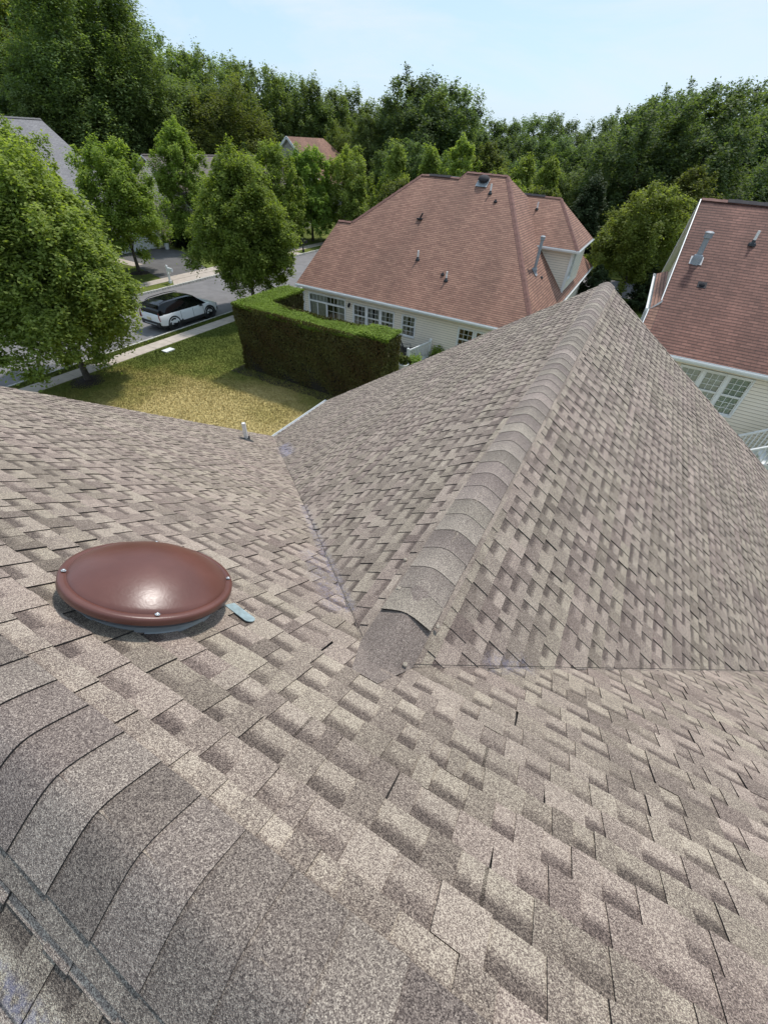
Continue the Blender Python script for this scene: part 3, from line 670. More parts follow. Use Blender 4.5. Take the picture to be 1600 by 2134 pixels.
def window(parent,O,U,N,u0,u1,z0,z1,cols=3,rows=2,double=True,back='curtain',cas=.09,grid=True,label=None):
    """double-hung unit: casing, sashes, muntins, glass, what hangs behind it"""
    O=Vector(O);U=Vector(U);N=Vector(N);Z=Vector((0,0,1))
    P=lambda u,z,n: O+U*u+Z*z+N*n
    def bx(mb,ua,ub,za,zb,n0,n1,mi=0): mb.box(P((ua+ub)/2,(za+zb)/2,(n0+n1)/2),(ub-ua,abs(n1-n0),zb-za),mi,(U,N,Z))
    f=MB(); c=cas
    bx(f,u0-c,u0,z0-c,z1+c,-.03,.045); bx(f,u1,u1+c,z0-c,z1+c,-.03,.045); bx(f,u0,u1,z1,z1+c,-.03,.047); bx(f,u0-.02,u1+.02,z0-c,z0,-.03,.065)
    s=.042
    halves=[(z0,(z0+z1)/2,-.02),((z0+z1)/2,z1,.0)] if double else [(z0,z1,0)]
    for za,zb,n_ in halves:
        bx(f,u0,u0+s,za,zb,n_-.03,n_+.012); bx(f,u1-s,u1,za,zb,n_-.03,n_+.012); bx(f,u0+s,u1-s,za,za+s,n_-.03,n_+.012); bx(f,u0+s,u1-s,zb-s,zb,n_-.03,n_+.012)
    w=f.obj('window',m_white,parent)
    if label: w['label']=label
    if grid:
        m=MB()
        for za,zb,n_ in halves:
            for i in range(1,cols): uu=u0+s+(u1-u0-2*s)*i/cols; bx(m,uu-.009,uu+.009,za+s,zb-s,n_-.012,n_+.004)
            for j in range(1,rows): zz=za+s+(zb-za-2*s)*j/rows; bx(m,u0+s,u1-s,zz-.009,zz+.009,n_-.011,n_+.003)
        m.obj('muntins',m_white,w)
    p=MB()
    for za,zb,n_ in halves: p.face([P(u0+s,za+s,n_-.014),P(u1-s,za+s,n_-.014),P(u1-s,zb-s,n_-.014),P(u0+s,zb-s,n_-.014)])
    p.obj('pane',m_glass,w)
    r=MB(); D=-.9
    for q in ([(u0,z0,-.04),(u0,z1,-.04),(u0,z1,D),(u0,z0,D)],[(u1,z0,-.04),(u1,z1,-.04),(u1,z1,D),(u1,z0,D)],[(u0,z1,-.04),(u1,z1,-.04),(u1,z1,D),(u0,z1,D)],[(u0,z0,-.04),(u1,z0,-.04),(u1,z0,D),(u0,z0,D)],[(u0,z0,D),(u1,z0,D),(u1,z1,D),(u0,z1,D)]):
        r.face([P(*t) for t in q])
    r.obj('room',m_dark,w)
    if back:
        k=MB(); rn=random.Random(int(abs(u0)*100)); nn=14
        if back=='blind': k.face([P(u0+.01,z0+.01,-.10),P(u1-.01,z0+.01,-.10),P(u1-.01,z1-.01,-.10),P(u0+.01,z1-.01,-.10)]); k.obj('blind',m_blind,w)
        else:
            spans=[(u0,u0+(u1-u0)*.42),(u1-(u1-u0)*.38,u1)] if back!='full' else [(u0,u1)]
            for a,b in spans:
                for i in range(nn):
                    ua=a+(b-a)*i/nn; ub=a+(b-a)*(i+1)/nn; na=-.13+.03*math.sin(i*1.9); nb=-.13+.03*math.sin((i+1)*1.9)
                    zb_=z0+ (z1-z0)*(.0 if back!='short' else .45)
                    k.face([P(ua,zb_+.01,na),P(ub,zb_+.01,nb),P(ub,z1-.01,nb),P(ua,z1-.01,na)])
            k.obj('curtain',m_wood if back=='brown' else m_curtain,w)
    return w
def roof_obj(parent,polys,mat,th=.12,name='roof'):
    mb=MB()
    for p in polys: mb.slab([Vector(q) for q in p],th,0,1,slope_uv)
    return mb.obj(name,[mat,m_fascia],parent)
def ridge_bar(mb,a,b,w=.16,h=.035): 
    a=Vector(a);b=Vector(b); L=(b-a).length; n=max(2,int(L/.25))
    for i in range(n):
        p=a+(b-a)*i/n; q=a+(b-a)*(i+1)/n; k=.012 if i%2 else 0
        d=(q-p).normalized(); s=d.cross(Vector((0,0,1))).normalized()*w; up_=Vector((0,0,h+k)); dn=Vector((0,0,-.04))
        mb.face([p+up_,q+up_,q+s+dn,p+s+dn]); mb.face([q+up_,p+up_,p-s+dn,q-s+dn])

# ------------------------------------------------------------------ neighbour house with the big red roof
H=empty('red_roofed_house',(-12,33,G),'cream house with a big red-brown hipped shingle roof behind the clipped hedge','house')
T2=.667
A_=(-19.48,24.2,-6.1); B_=(-19.1,28.84,-3.01); Bq=(-18.05,28.86,-2.99); D_=(-15.0,32.83,-.345); E_=(-12.28,32.86,-.325); F_=(-11.98,33.33,-.01); G_=(-9.28,33.33,-.01); H_=(-3.62,24.2,-6.1)
mir=lambda p:(p[0],33.33+(33.33-p[1])*1.41,p[2])
front=[A_,H_,G_,F_,E_,D_,Bq,B_]
back=[mir(p) for p in front][::-1]
right=[H_,mir(H_),G_]
leftp=[(-19.1,28.9,-3.9),Bq,D_,mir(D_),mir(Bq),(-19.1,39.6,-3.9)]
rf=roof_obj(H,[front,back,right],m_redroof)
rl=MB(); rl.slab([Vector(Bq),Vector(D_),Vector(mir(D_)),Vector(mir(Bq))],.1,0,1,slope_uv); rl.obj('hip_slope',[m_redroof,m_fascia],H)
rb=MB(); ridge_bar(rb,D_,E_); ridge_bar(rb,F_,G_); ridge_bar(rb,G_,H_); ridge_bar(rb,D_,Bq); ridge_bar(rb,B_,Bq); ridge_bar(rb,E_,F_,.1)
rb.obj('ridge_cap',m_redridge,H)
rv=MB(); ridge_bar(rv,(-14.4,32.83,-.31),(-12.9,32.84,-.30),.14,.05); rv.obj('ridge_vent',m_darkvent,H)
# eave gutter and downspout
gg=MB(); gutter(gg,(-19.5,24.2,-6.13),(-3.5,24.2,-6.13),(0,-1,0)); gg.obj('gutter',m_fascia,H)
gg=MB(); gutter(gg,(-3.62,24.1,-6.13),(-3.62,46,-6.13),(1,0,0)); gg.obj('gutter',m_fascia,H)
gg=MB(); gg.tube([(-19.35,24.12,-6.22),(-19.35,24.2,-6.35),(-19.2,24.5,-6.5),(-19.2,24.53,-8.7)],.045,8); gg.obj('downspout',m_fascia,H)
Yw=24.6
wins=[(-18.72,-15.92,-8.5,-6.62),(-15.22,-14.33,-8.0,-6.72),(-14.20,-13.31,-8.0,-6.72),(-13.18,-12.29,-8.0,-6.72),(-11.66,-10.80,-7.86,-6.70),(-7.92,-7.03,-7.9,-6.70),(-6.86,-6.0,-7.9,-6.70)]
sd_=MB()
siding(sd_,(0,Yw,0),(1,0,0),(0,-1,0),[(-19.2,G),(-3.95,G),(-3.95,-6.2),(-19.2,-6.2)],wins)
sd_.obj('wall',[m_siding,m_lap_shade],H)
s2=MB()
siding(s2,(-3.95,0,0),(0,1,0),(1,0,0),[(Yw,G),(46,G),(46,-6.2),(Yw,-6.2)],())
s2.obj('wall',[m_siding,m_lap_shade],H); s2=MB()
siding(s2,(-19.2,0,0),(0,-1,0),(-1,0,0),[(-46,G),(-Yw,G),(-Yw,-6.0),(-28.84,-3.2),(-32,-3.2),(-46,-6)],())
s2.obj('wall',[m_siding,m_lap_shade],H)
cn=MB()
for cx,cy in ((-19.2,Yw),(-3.95,Yw)): cn.box((cx,cy,(G-6.2)/2),(.13,.13,-6.2-G))
cn.box((-11.5,24.45,-6.19),(15.6,.46,.02)); cn.obj('corner_trim',m_white,H)
# sliding door with transom
w=MB(); 
def fr(mb,u0,u1,z0,z1,t=.07,n0=-.03,n1=.05):
    y0=Yw-n1; y1=Yw-n0; yc=(y0+y1)/2; d=y1-y0
    mb.box(((u0+u1)/2,yc,z1-t/2),(u1-u0,d,t)); mb.box(((u0+u1)/2,yc,z0+t/2),(u1-u0,d,t)); mb.box((u0+t/2,yc,(z0+z1)/2),(t,d-.002,z1-z0-2*t)); mb.box((u1-t/2,yc,(z0+z1)/2),(t,d-.002,z1-z0-2*t))
fr(w,-18.8,-15.84,-8.55,-6.55,.09); w.box((-17.32,Yw-.01,-7.06),(2.8,.075,.10)); w.box((-17.35,Yw-.01,-7.83),(.10,.07,1.44)); w.box((-18.1,Yw-.005,-7.83),(.05,.05,1.44))
wd=w.obj('sliding_door',m_white,H)
mu=MB()
for i in range(1,10): mu.box((-18.72+2.8*i/10,Yw+.01,-6.82),(.018,.02,.37))
for i in range(1,4): mu.box((-17.3+.46*i,Yw+.01,-7.83),(.018,.02,1.44))
for z in (-7.5,-7.95,-8.3): mu.box((-16.6,Yw+.012,z),(1.35,.018,.018))
mu.obj('muntins',m_white,wd)
p=MB(); p.face([(-18.72,Yw+.02,-8.5),(-15.92,Yw+.02,-8.5),(-15.92,Yw+.02,-6.62),(-18.72,Yw+.02,-6.62)]); p.obj('pane',m_glass,wd)
r=MB(); r.box((-17.32,Yw+.55,-7.56),(2.8,.9,1.88)); r.obj('room',m_dark,wd)
k=MB(); k.face([(-18.66,Yw+.06,-8.45),(-17.4,Yw+.06,-8.45),(-17.4,Yw+.06,-6.66),(-18.66,Yw+.06,-6.66)]); k.face([(-16.6,Yw+.06,-8.45),(-15.96,Yw+.06,-8.45),(-15.96,Yw+.06,-6.66),(-16.6,Yw+.06,-6.66)]); k.obj('curtain',m_curtain,wd)
for i,(u0,u1,z0,z1) in enumerate(wins[1:]):
    window(H,(0,Yw,0),(1,0,0),(0,-1,0),u0,u1,z0,z1,3,2,True,('curtain' if i<4 else 'brown'),cas=.065)
lp=MB(); lp.box((-15.55,Yw-.04,-6.78),(.12,.06,.16)); lp.lathe((-15.55,Yw-.13,-6.95),[(.05,0),(.075,.03),(.07,.16),(.03,.2),(0,.21)],n=12); lp.obj('wall_lamp',m_black,H)
# dormer block
dz=MB()
dz.slab([Vector(q) for q in ((-9.3,32.6,-3.26),(-3.66,32.6,-3.26),(-6.14,36.0,-.99),(-9.3,36.0,-.99))],.1,0,1,slope_uv)
dz.slab([Vector(q) for q in ((-3.66,32.6,-3.26),(-3.66,39.0,-3.26),(-6.14,36.0,-.99))],.1,0,1,slope_uv)
dz.slab([Vector(q) for q in ((-3.66,39.0,-3.26),(-9.3,39.0,-3.26),(-9.3,36.0,-.99),(-6.14,36.0,-.99))],.1,0,1,slope_uv)
dr=dz.obj('dormer_roof',[m_redroof,m_fascia],H)
rb=MB(); ridge_bar(rb,(-9.2,36.0,-.99),(-6.14,36,-.99),.13); ridge_bar(rb,(-6.14,36,-.99),(-3.66,32.6,-3.26),.13); rb.obj('ridge_cap',m_redridge,dr)
rv=MB(); ridge_bar(rv,(-8.7,36.0,-.97),(-7.2,36,-.97),.12,.06); rv.obj('ridge_vent',m_darkvent,dr)
gg=MB(); gutter(gg,(-6.6,32.6,-3.28),(-3.6,32.6,-3.28),(0,-1,0)); gutter(gg,(-3.66,32.5,-3.28),(-3.66,39,-3.28),(1,0,0)); gg.obj('gutter',m_fascia,dr)
zr=lambda x:-1.083*(x+9.28)
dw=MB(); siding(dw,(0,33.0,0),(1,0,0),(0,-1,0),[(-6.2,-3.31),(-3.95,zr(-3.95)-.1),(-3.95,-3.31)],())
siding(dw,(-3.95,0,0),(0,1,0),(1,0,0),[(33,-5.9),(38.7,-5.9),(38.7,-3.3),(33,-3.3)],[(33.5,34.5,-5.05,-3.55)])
dwo=dw.obj('dormer_wall',[m_siding,m_lap_shade],H)
tr=MB(); tr.box((-3.97,32.99,-4.5),(.16,.16,2.5)); tr.box((-4.5,32.85,-3.31),(1.4,.46,.02)); tr.obj('corner_trim',m_white,dwo)
window(dwo,(-3.95,0,0),(0,1,0),(1,0,0),33.5,34.5,-5.05,-3.55,2,2,True,None)
# roof furniture
def P_front(x,y): return Vector((x,y,-6.1+T2*(y-24.2)))
for (x,y,w_) in ((-9.82,32.0,1),(-12.16,27.12,1),(-9.76,26.18,1)):
    p=P_front(x,y); b=MB(); b.lathe(p+Vector((0,0,-.02)),[(.14,0),(.12,.07),(.07,.13),(.055,.18),(0,.18)],n=14); o=b.obj('pipe_boot',m_rubber,H)
    b=MB(); b.tube([p,p+Vector((0,0,.50))],.052,12); b.obj('vent_pipe',m_pvc,o)
p=P_front(-13.43,29.7); b=MB(); b.box(p+Vector((0,0,.05)),(.34,.3,.07)); b.bar(p+Vector((.0,.0,.07)),p+Vector((.16,0,.36)),.16,.05); b.obj('flue_hood',m_darkvent,H)
for (x,y) in ((-9.23,31.49),(-10.14,26.48)):  # two small dark domes beside the pipes
    p=P_front(x,y); b=MB(); b.lathe(p,[(.12,0),(.11,.05),(.06,.10),(.05,.14),(0,.14)],n=12); b.obj('dark_roof_stub',m_darkvent,H)
p=P_front(-10.61,32.72); b=MB(); b.box(p+Vector((0,-.12,.0)),(.75,.7,.012),0,((1,0,0),(0,.832,.555),(0,-.555,.832))); o=b.obj('fan_flashing',m_galv,H)
b=MB(); b.lathe(p+Vector((0,0,.02)),[(.24,0),(.24,.12),(.36,.13),(.37,.18),(.34,.23),(.27,.30),(.15,.345),(0,.36)],((1,0,0),(0,.98,.2),(0,-.2,.98)),28); merge_smooth(b.obj('fan_dome',m_darkvent,o),60)
p=Vector((-7.35,35.0,-1.66)); b=MB(); b.lathe(p+Vector((0,0,-.02)),[(.12,0),(.11,.06),(.06,.12),(0,.12)],n=12); o=b.obj('pipe_boot',m_rubber,dr); b=MB(); b.tube([p,p+Vector((0,0,.42))],.045,10); b.obj('vent_pipe',m_pvc,o)
p=Vector((-5.43,29.4,zr(-5.43))); b=MB(); b.box(p+Vector((.05,0,.02)),(.5,.45,.015),0,((.678,0,-.735),(0,1,0),(.735,0,.678))); b.lathe(p,[(.17,-.1),(.15,.15),(.11,.25),(.11,.25)],n=16); b.tube([p,p+Vector((0,0,1.78))],.088,16)
b.lathe(p+Vector((0,0,1.62)),[(.088,0),(.13,.02),(.13,.16),(.15,.17),(.15,.19),(.09,.23),(0,.24)],n=16); b.obj('flue_stack',m_pipegrey,H)
p=Vector((-5.05,30.2,zr(-5.05))); b=MB(); b.lathe(p,[(.12,0),(.11,.05),(.06,.1),(0,.12)],n=12); b.obj('dark_roof_stub',m_darkvent,H)

# ------------------------------------------------------------------ right neighbour
K=empty('dark_red_roofed_house',(6,24,G),'cream house with a dark red shingle roof and white window group on the right','house')
zf=lambda y:-4.26+.667*(y-19.6)
RX=1.33; RY=26.23
xe=16
rf=roof_obj(K,[[(RX,19.6,zf(19.6)),(xe,19.6,zf(19.6)),(xe,RY,zf(RY)),(RX,RY,zf(RY))],[(xe,32.9,zf(19.6)),(RX,32.9,zf(19.6)),(RX,RY,zf(RY)),(xe,RY,zf(RY))]],m_redroof2)
rb=MB(); ridge_bar(rb,(RX,RY,zf(RY)),(xe,RY,zf(RY))); rb.obj('ridge_cap',m_redridge,K)
rv=MB(); ridge_bar(rv,(2.3,RY,zf(RY)+.02),(9,RY,zf(RY)+.02),.15,.06); rv.obj('ridge_vent',m_darkvent,K)
# left rake trim of the upper gable
rk=MB(); a=Vector((RX-.03,RY,zf(RY)-.02)); b=Vector((RX-.03,21.6,zf(21.6)-.02)); rk.bar(a+Vector((0,0,-.08)),b+Vector((0,0,-.08)),.03,.22); 
a=Vector((RX-.03,RY,zf(RY)-.02)); b=Vector((RX-.03,32.9,zf(19.6)-.02)); rk.bar(a+Vector((0,0,-.08)),b+Vector((0,0,-.08)),.03,.22); rk.obj('rake_board',m_white,K)
# lower roof at the left side, facing left
lo=MB()
e0=Vector((.98,21.0,zf(21.0)-.25)); e1=Vector((.98,28.6,zf(21.0)-.25)); t0=Vector((RX+.35,21.0,zf(21.0)+.02)); 
lo.slab([Vector((.95,19.6,-4.262)),Vector((RX-.005,19.6,-4.262)),Vector((RX-.005,21.5,-2.995)),Vector((1.0,21.2,-3.195))],.1,0,1,slope_uv)
lo.slab([Vector((1.02,21.2,-3.18)),Vector((RX+.02,21.5,-2.86)),Vector((RX+.05,27.6,-2.80)),Vector((.97,28.9,-3.2))],.1,0,1,slope_uv)
lo.obj('side_roof',[m_redroof,m_fascia],K)
gg=MB(); gg.bar((.93,19.6,-4.33),(.98,21.2,-3.27),.03,.16); gutter(gg,(.98,21.2,-3.2),(.95,28.9,-3.2),(-1,0,0)); gutter(gg,(.95,19.6,-4.29),(16,19.6,-4.29),(0,-1,0)); gg.obj('gutter',m_fascia,K)
kw=[(2.93,3.66,-6.16,-4.68),(3.78,4.50,-6.16,-4.68),(4.62,5.34,-6.16,-4.68)]
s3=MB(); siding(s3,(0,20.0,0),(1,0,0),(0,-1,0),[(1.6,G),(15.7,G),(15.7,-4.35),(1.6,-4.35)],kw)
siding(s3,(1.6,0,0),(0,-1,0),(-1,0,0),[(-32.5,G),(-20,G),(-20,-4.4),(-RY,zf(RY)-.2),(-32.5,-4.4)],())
s3.obj('wall',[m_siding,m_lap_shade],K)
s4=MB(); siding(s4,(1.15,0,0),(0,-1,0),(-1,0,0),[(-28.5,G),(-20.02,G),(-20.02,-4.1),(-21.2,-3.4),(-28.5,-3.35)],()); siding(s4,(0,20.02,0),(1,0,0),(0,-1,0),[(1.15,G),(1.6,G),(1.6,-4.2),(1.15,-4.2)],()); s4.box((1.15,20.02,-6.5),(.12,.12,4.5)); s4.obj('side_wall',[m_white,m_lap_shade],K)
tr=MB(); tr.box((8.6,19.82,-4.37),(14.2,.42,.02)); tr.box((1.6,20,-6.6),(.13,.13,4.3)); tr.obj('soffit',m_white,K)
for u0,u1,z0,z1 in kw: window(K,(0,20.0,0),(1,0,0),(0,-1,0),u0,u1,z0,z1,3,3,True,'blind',cas=.06)
p=Vector((1.98,23.45,zf(23.45))); b=MB(); b.box(p+Vector((0,0,.015)),(.46,.42,.015),0,((1,0,0),(0,.832,.555),(0,-.555,.832))); b.lathe(p,[(.20,-.12),(.18,.12),(.16,.20),(.12,.24)],n=18); b.tube([p,p+Vector((0,0,.92))],.10,16)
b.lathe(p+Vector((0,0,.78)),[(.10,0),(.15,.02),(.15,.17),(.17,.18),(.17,.20),(.1,.24),(0,.25)],n=18); b.obj('flue_stack',m_pipegrey,K)
p=Vector((3.67,24.44,zf(24.44))); b=MB(); b.lathe(p+Vector((0,0,-.03)),[(.15,0),(.13,.08),(.07,.14),(.055,.2),(0,.2)],n=14); o=b.obj('pipe_boot',m_rubber,K); b=MB(); b.tube([p,p+Vector((0,0,.48))],.05,12); b.obj('vent_pipe',m_pvc,o)
p=Vector((2.49,22.49,zf(22.49))); b=MB(); b.box(p+Vector((0,0,.012)),(.32,.3,.012),0,((1,0,0),(0,.832,.555),(0,-.555,.832))); b.lathe(p,[(.11,0),(.10,.05),(.05,.1),(0,.11)],n=12); b.obj('dark_roof_stub',m_darkvent,K)
# deck with white railing
K2=empty('deck',(7.5,18.5,G),'white deck and stair with balustered railings beside the cream wall','deck')
b=MB(); b.box((9.6,18.75,-6.02),(4.2,2.3,.12))
for x in (7.7,9.6,11.4): b.box((x,17.75,-7.45),(.12,.12,2.75))
b.obj('platform',m_white,K2)
b=MB()
for i_ in range(14):
    xx=7.45-.265*i_; zz=-6.14-.192*i_
    if zz>G+.1: b.box((xx,18.35,zz),(.29,1.15,.04))
for yy in (17.85,18.9): b.bar((7.6,yy,-6.15),(4.0,yy,-8.75),.05,.24,upv=(0,0,1))
b.obj('stair',m_white,K2)
def rail(mb,a,b_,h=.95,n=22):
    a=Vector(a);b_=Vector(b_); hz=Vector((0,0,h)); mb.bar(a+hz,b_+hz,.09,.055); mb.bar(a+Vector((0,0,.10)),b_+Vector((0,0,.10)),.05,.05)
    for i in range(n+1):
        p=a+(b_-a)*i/n; t=.10 if i in (0,n) else .036; mb.bar(p+Vector((0,0,0 if i in(0,n) else .1)),p+hz+(Vector((0,0,.1)) if i in (0,n) else Vector((0,0,0))),t,t,upv=(0,1,0))
rail(b:=MB(),(7.6,18.95,-5.98),(4.0,18.95,-8.6),n=26); rail(b,(7.6,17.85,-6.12),(4.0,17.85,-8.74),n=26)
rail(b,(7.7,17.75,-5.96),(11.6,17.75,-5.96),n=30)
b.obj('railing',m_white,K2)

# ------------------------------------------------------------------ houses across the street
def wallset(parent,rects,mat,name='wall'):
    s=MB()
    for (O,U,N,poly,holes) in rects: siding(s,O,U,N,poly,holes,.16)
    return s.obj(name,[mat,m_lap_shade],parent)
J=empty('grey_roofed_house',(-56,22,G),'large house with a pale grey shingle roof across the street on the left','house')
roof_obj(J,[[(-45.0,2,-5.3),(-45.0,32.6,-5.3),(-56.2,32.6,.85),(-56.2,2,.85)],[(-56.2,2,.85),(-56.2,32.6,.85),(-67.4,32.6,-5.3),(-67.4,2,-5.3)]],m_greyroof)
rb=MB(); ridge_bar(rb,(-56.2,2,.85),(-56.2,32.6,.85),.2,.06); rb.obj('ridge_cap',simple('grey_ridge',(.13,.125,.125),.85),J)
wallset(J,[((-45.6,0,0),(0,1,0),(1,0,0),[(2.3,G),(28.3,G),(28.3,-5.1),(2.3,-5.1)],[(24,25.1,-7.6,-6.1),(25.4,26.5,-7.6,-6.1)]),((0,32.2,0),(-1,0,0),(0,1,0),[(46,G),(66.5,G),(66.5,-5.1),(56.2,.6),(46,-5.1)],[]),((0,2.3,0),(1,0,0),(0,-1,0),[(-66.5,G),(-46,G),(-46,-5.1),(-56.2,.6),(-66.5,-5.1)],[])],m_siding)
for u in (24,25.4): window(J,(-45.6,0,0),(0,1,0),(1,0,0),u,u+1.1,-7.6,-6.1,3,2,True,None)
gr=MB(); gr.slab([Vector(q) for q in ((-44.7,28.4,-6.0),(-44.7,35.4,-6.0),(-50,35.4,-3.6),(-50,28.4,-3.6))],.12,0,1,slope_uv)
gr.obj('garage_roof',[m_brownroof,m_fascia],J)
s=MB(); siding(s,(-45.9,0,0),(0,1,0),(1,0,0),[(28.6,G),(35.2,G),(35.2,-6.1),(28.6,-6.1)],[(29.4,34.3,G-.1,-6.45)]); siding(s,(0,28.6,0),(1,0,0),(0,-1,0),[(-50,G),(-45.9,G),(-45.9,-6.1),(-50,-4.4)],[]); s.obj('garage_wall',[m_siding,m_lap_shade],J)
dg=MB(); 
for j in range(4):
    for i in range(6): dg.box((-46.0,29.82+.816*i,G+.30+.575*j),(.04,.77,.53))
dg.box((-46.05,31.85,G+1.15),(.05,4.9,2.35)); dg.obj('garage_door',m_white,J)
tr=MB(); tr.box((-45.87,29.33,-7.6),(.06,.14,2.4)); tr.box((-45.87,34.37,-7.6),(.06,.14,2.4)); tr.box((-45.87,31.85,-6.38),(.06,5.2,.14)); tr.obj('door_trim',m_white,J)
J2=empty('brown_roofed_house',(-48,47,G),'low house with a brown-grey roof half hidden behind the street trees','house')
roof_obj(J2,[[(-42.3,36.6,-5.2),(-42.3,58,-5.2),(-48,58,-1.25),(-48,36.6,-1.25)],[(-48,36.6,-1.25),(-48,58,-1.25),(-54,58,-5.2),(-54,36.6,-5.2)]],m_brownroof)
rb=MB(); ridge_bar(rb,(-48,36.6,-1.25),(-48,58,-1.25),.18,.05); rb.obj('ridge_cap',simple('brown_ridge',(.09,.075,.065),.85),J2)
wallset(J2,[((-43,0,0),(0,1,0),(1,0,0),[(37,G),(57.6,G),(57.6,-5.3),(37,-5.3)],[(44,45.2,-7.8,-6.2)]),((0,37,0),(1,0,0),(0,-1,0),[(-53.4,G),(-43,G),(-43,-5.2),(-48,-1.8),(-53.4,-5.2)],[])],m_siding)
window(J2,(-43,0,0),(0,1,0),(1,0,0),44,45.2,-7.8,-6.2,3,2,True,None)
J3=empty('pink_roofed_house',(-50,68,G),'small house with a faded red roof and grey gable end at the wood edge','house')
roof_obj(J3,[[(-44.3,62.4,-4.2),(-44.3,76.5,-4.2),(-50,71.3,.75),(-50,62.4,.75)],[(-50,62.4,.75),(-50,71.3,.75),(-55.7,76.5,-4.2),(-55.7,62.4,-4.2)],[(-50,71.3,.75),(-44.3,76.5,-4.2),(-55.7,76.5,-4.2)]],m_redroof)
wallset(J3,[((0,62.8,0),(1,0,0),(0,-1,0),[(-55.6,G),(-44.7,G),(-44.7,-4.2),(-50,.45),(-55.6,-4.2)],[(-48.6,-47.6,-5.2,-3.8)]),((-44.7,0,0),(0,1,0),(1,0,0),[(62.8,G),(76,G),(76,-4.4),(62.8,-4.4)],[])],m_sidinggrey)
window(J3,(0,62.8,0),(1,0,0),(0,-1,0),-48.6,-47.6,-5.2,-3.8,2,2,True,None)
tr=MB(); tr.bar((-50,62.32,.68),(-44.2,62.32,-4.25),.04,.28); tr.bar((-50,62.32,.68),(-56.1,62.32,-4.25),.04,.28); tr.obj('rake_board',m_white,J3)

# ------------------------------------------------------------------ foliage
def leaves_mesh(name, pos, nrm, size, val, mat, aspect=1.45, seed=0):
    rs=np.random.RandomState(seed); n=len(pos)
    nrm=nrm/np.maximum(np.linalg.norm(nrm,axis=1,keepdims=True),1e-6)
    t=rs.normal(size=(n,3)); t[:,2]-=.5; a=np.cross(nrm,t); a/=np.maximum(np.linalg.norm(a,axis=1,keepdims=True),1e-6); b=np.cross(nrm,a)
    s=(size*rs.uniform(.65,1.3,n))[:,None]; k=nrm*s*.18
    V=np.stack([pos-b*s*.5*aspect, pos+a*s*.42+k*0-b*s*.05, pos+b*s*.5*aspect-k, pos-a*s*.42-b*s*.05],1).reshape(-1,3)
    me=bpy.data.meshes.new(name); me.vertices.add(4*n); me.vertices.foreach_set('co',V.ravel()); me.loops.add(4*n); me.loops.foreach_set('vertex_index',np.arange(4*n))
    me.polygons.add(n); me.polygons.foreach_set('loop_start',np.arange(0,4*n,4)); me.update(calc_edges=True)
    at=me.attributes.new('leaf','FLOAT','POINT'); at.data.foreach_set('value',np.repeat(np.clip(val,0,1),4).astype(np.float32)); me.materials.append(mat)
    return me
def env(shape,h):
    """crown half-width against height 0..1"""
    h=np.clip(h,0,1)
    if shape=='round': return np.sqrt(np.maximum(0,1-(2*h-.9)**2/1.25))*np.where(h>.95,.7,1)
    if shape=='egg': return np.sin(np.pi*np.clip(h,0,1)**.72)**.72
    if shape=='broad': return np.minimum(1,(h/.16)**.6)*np.sqrt(np.maximum(0,1-h**2.3))
    if shape=='column': return np.minimum(1,(h/.12)**.6)*(1-h**2.6)**.75
    if shape=='cone': return np.minimum(1,(h/.10)**.7)*(1-h)**.85+.03
    return np.ones_like(h)
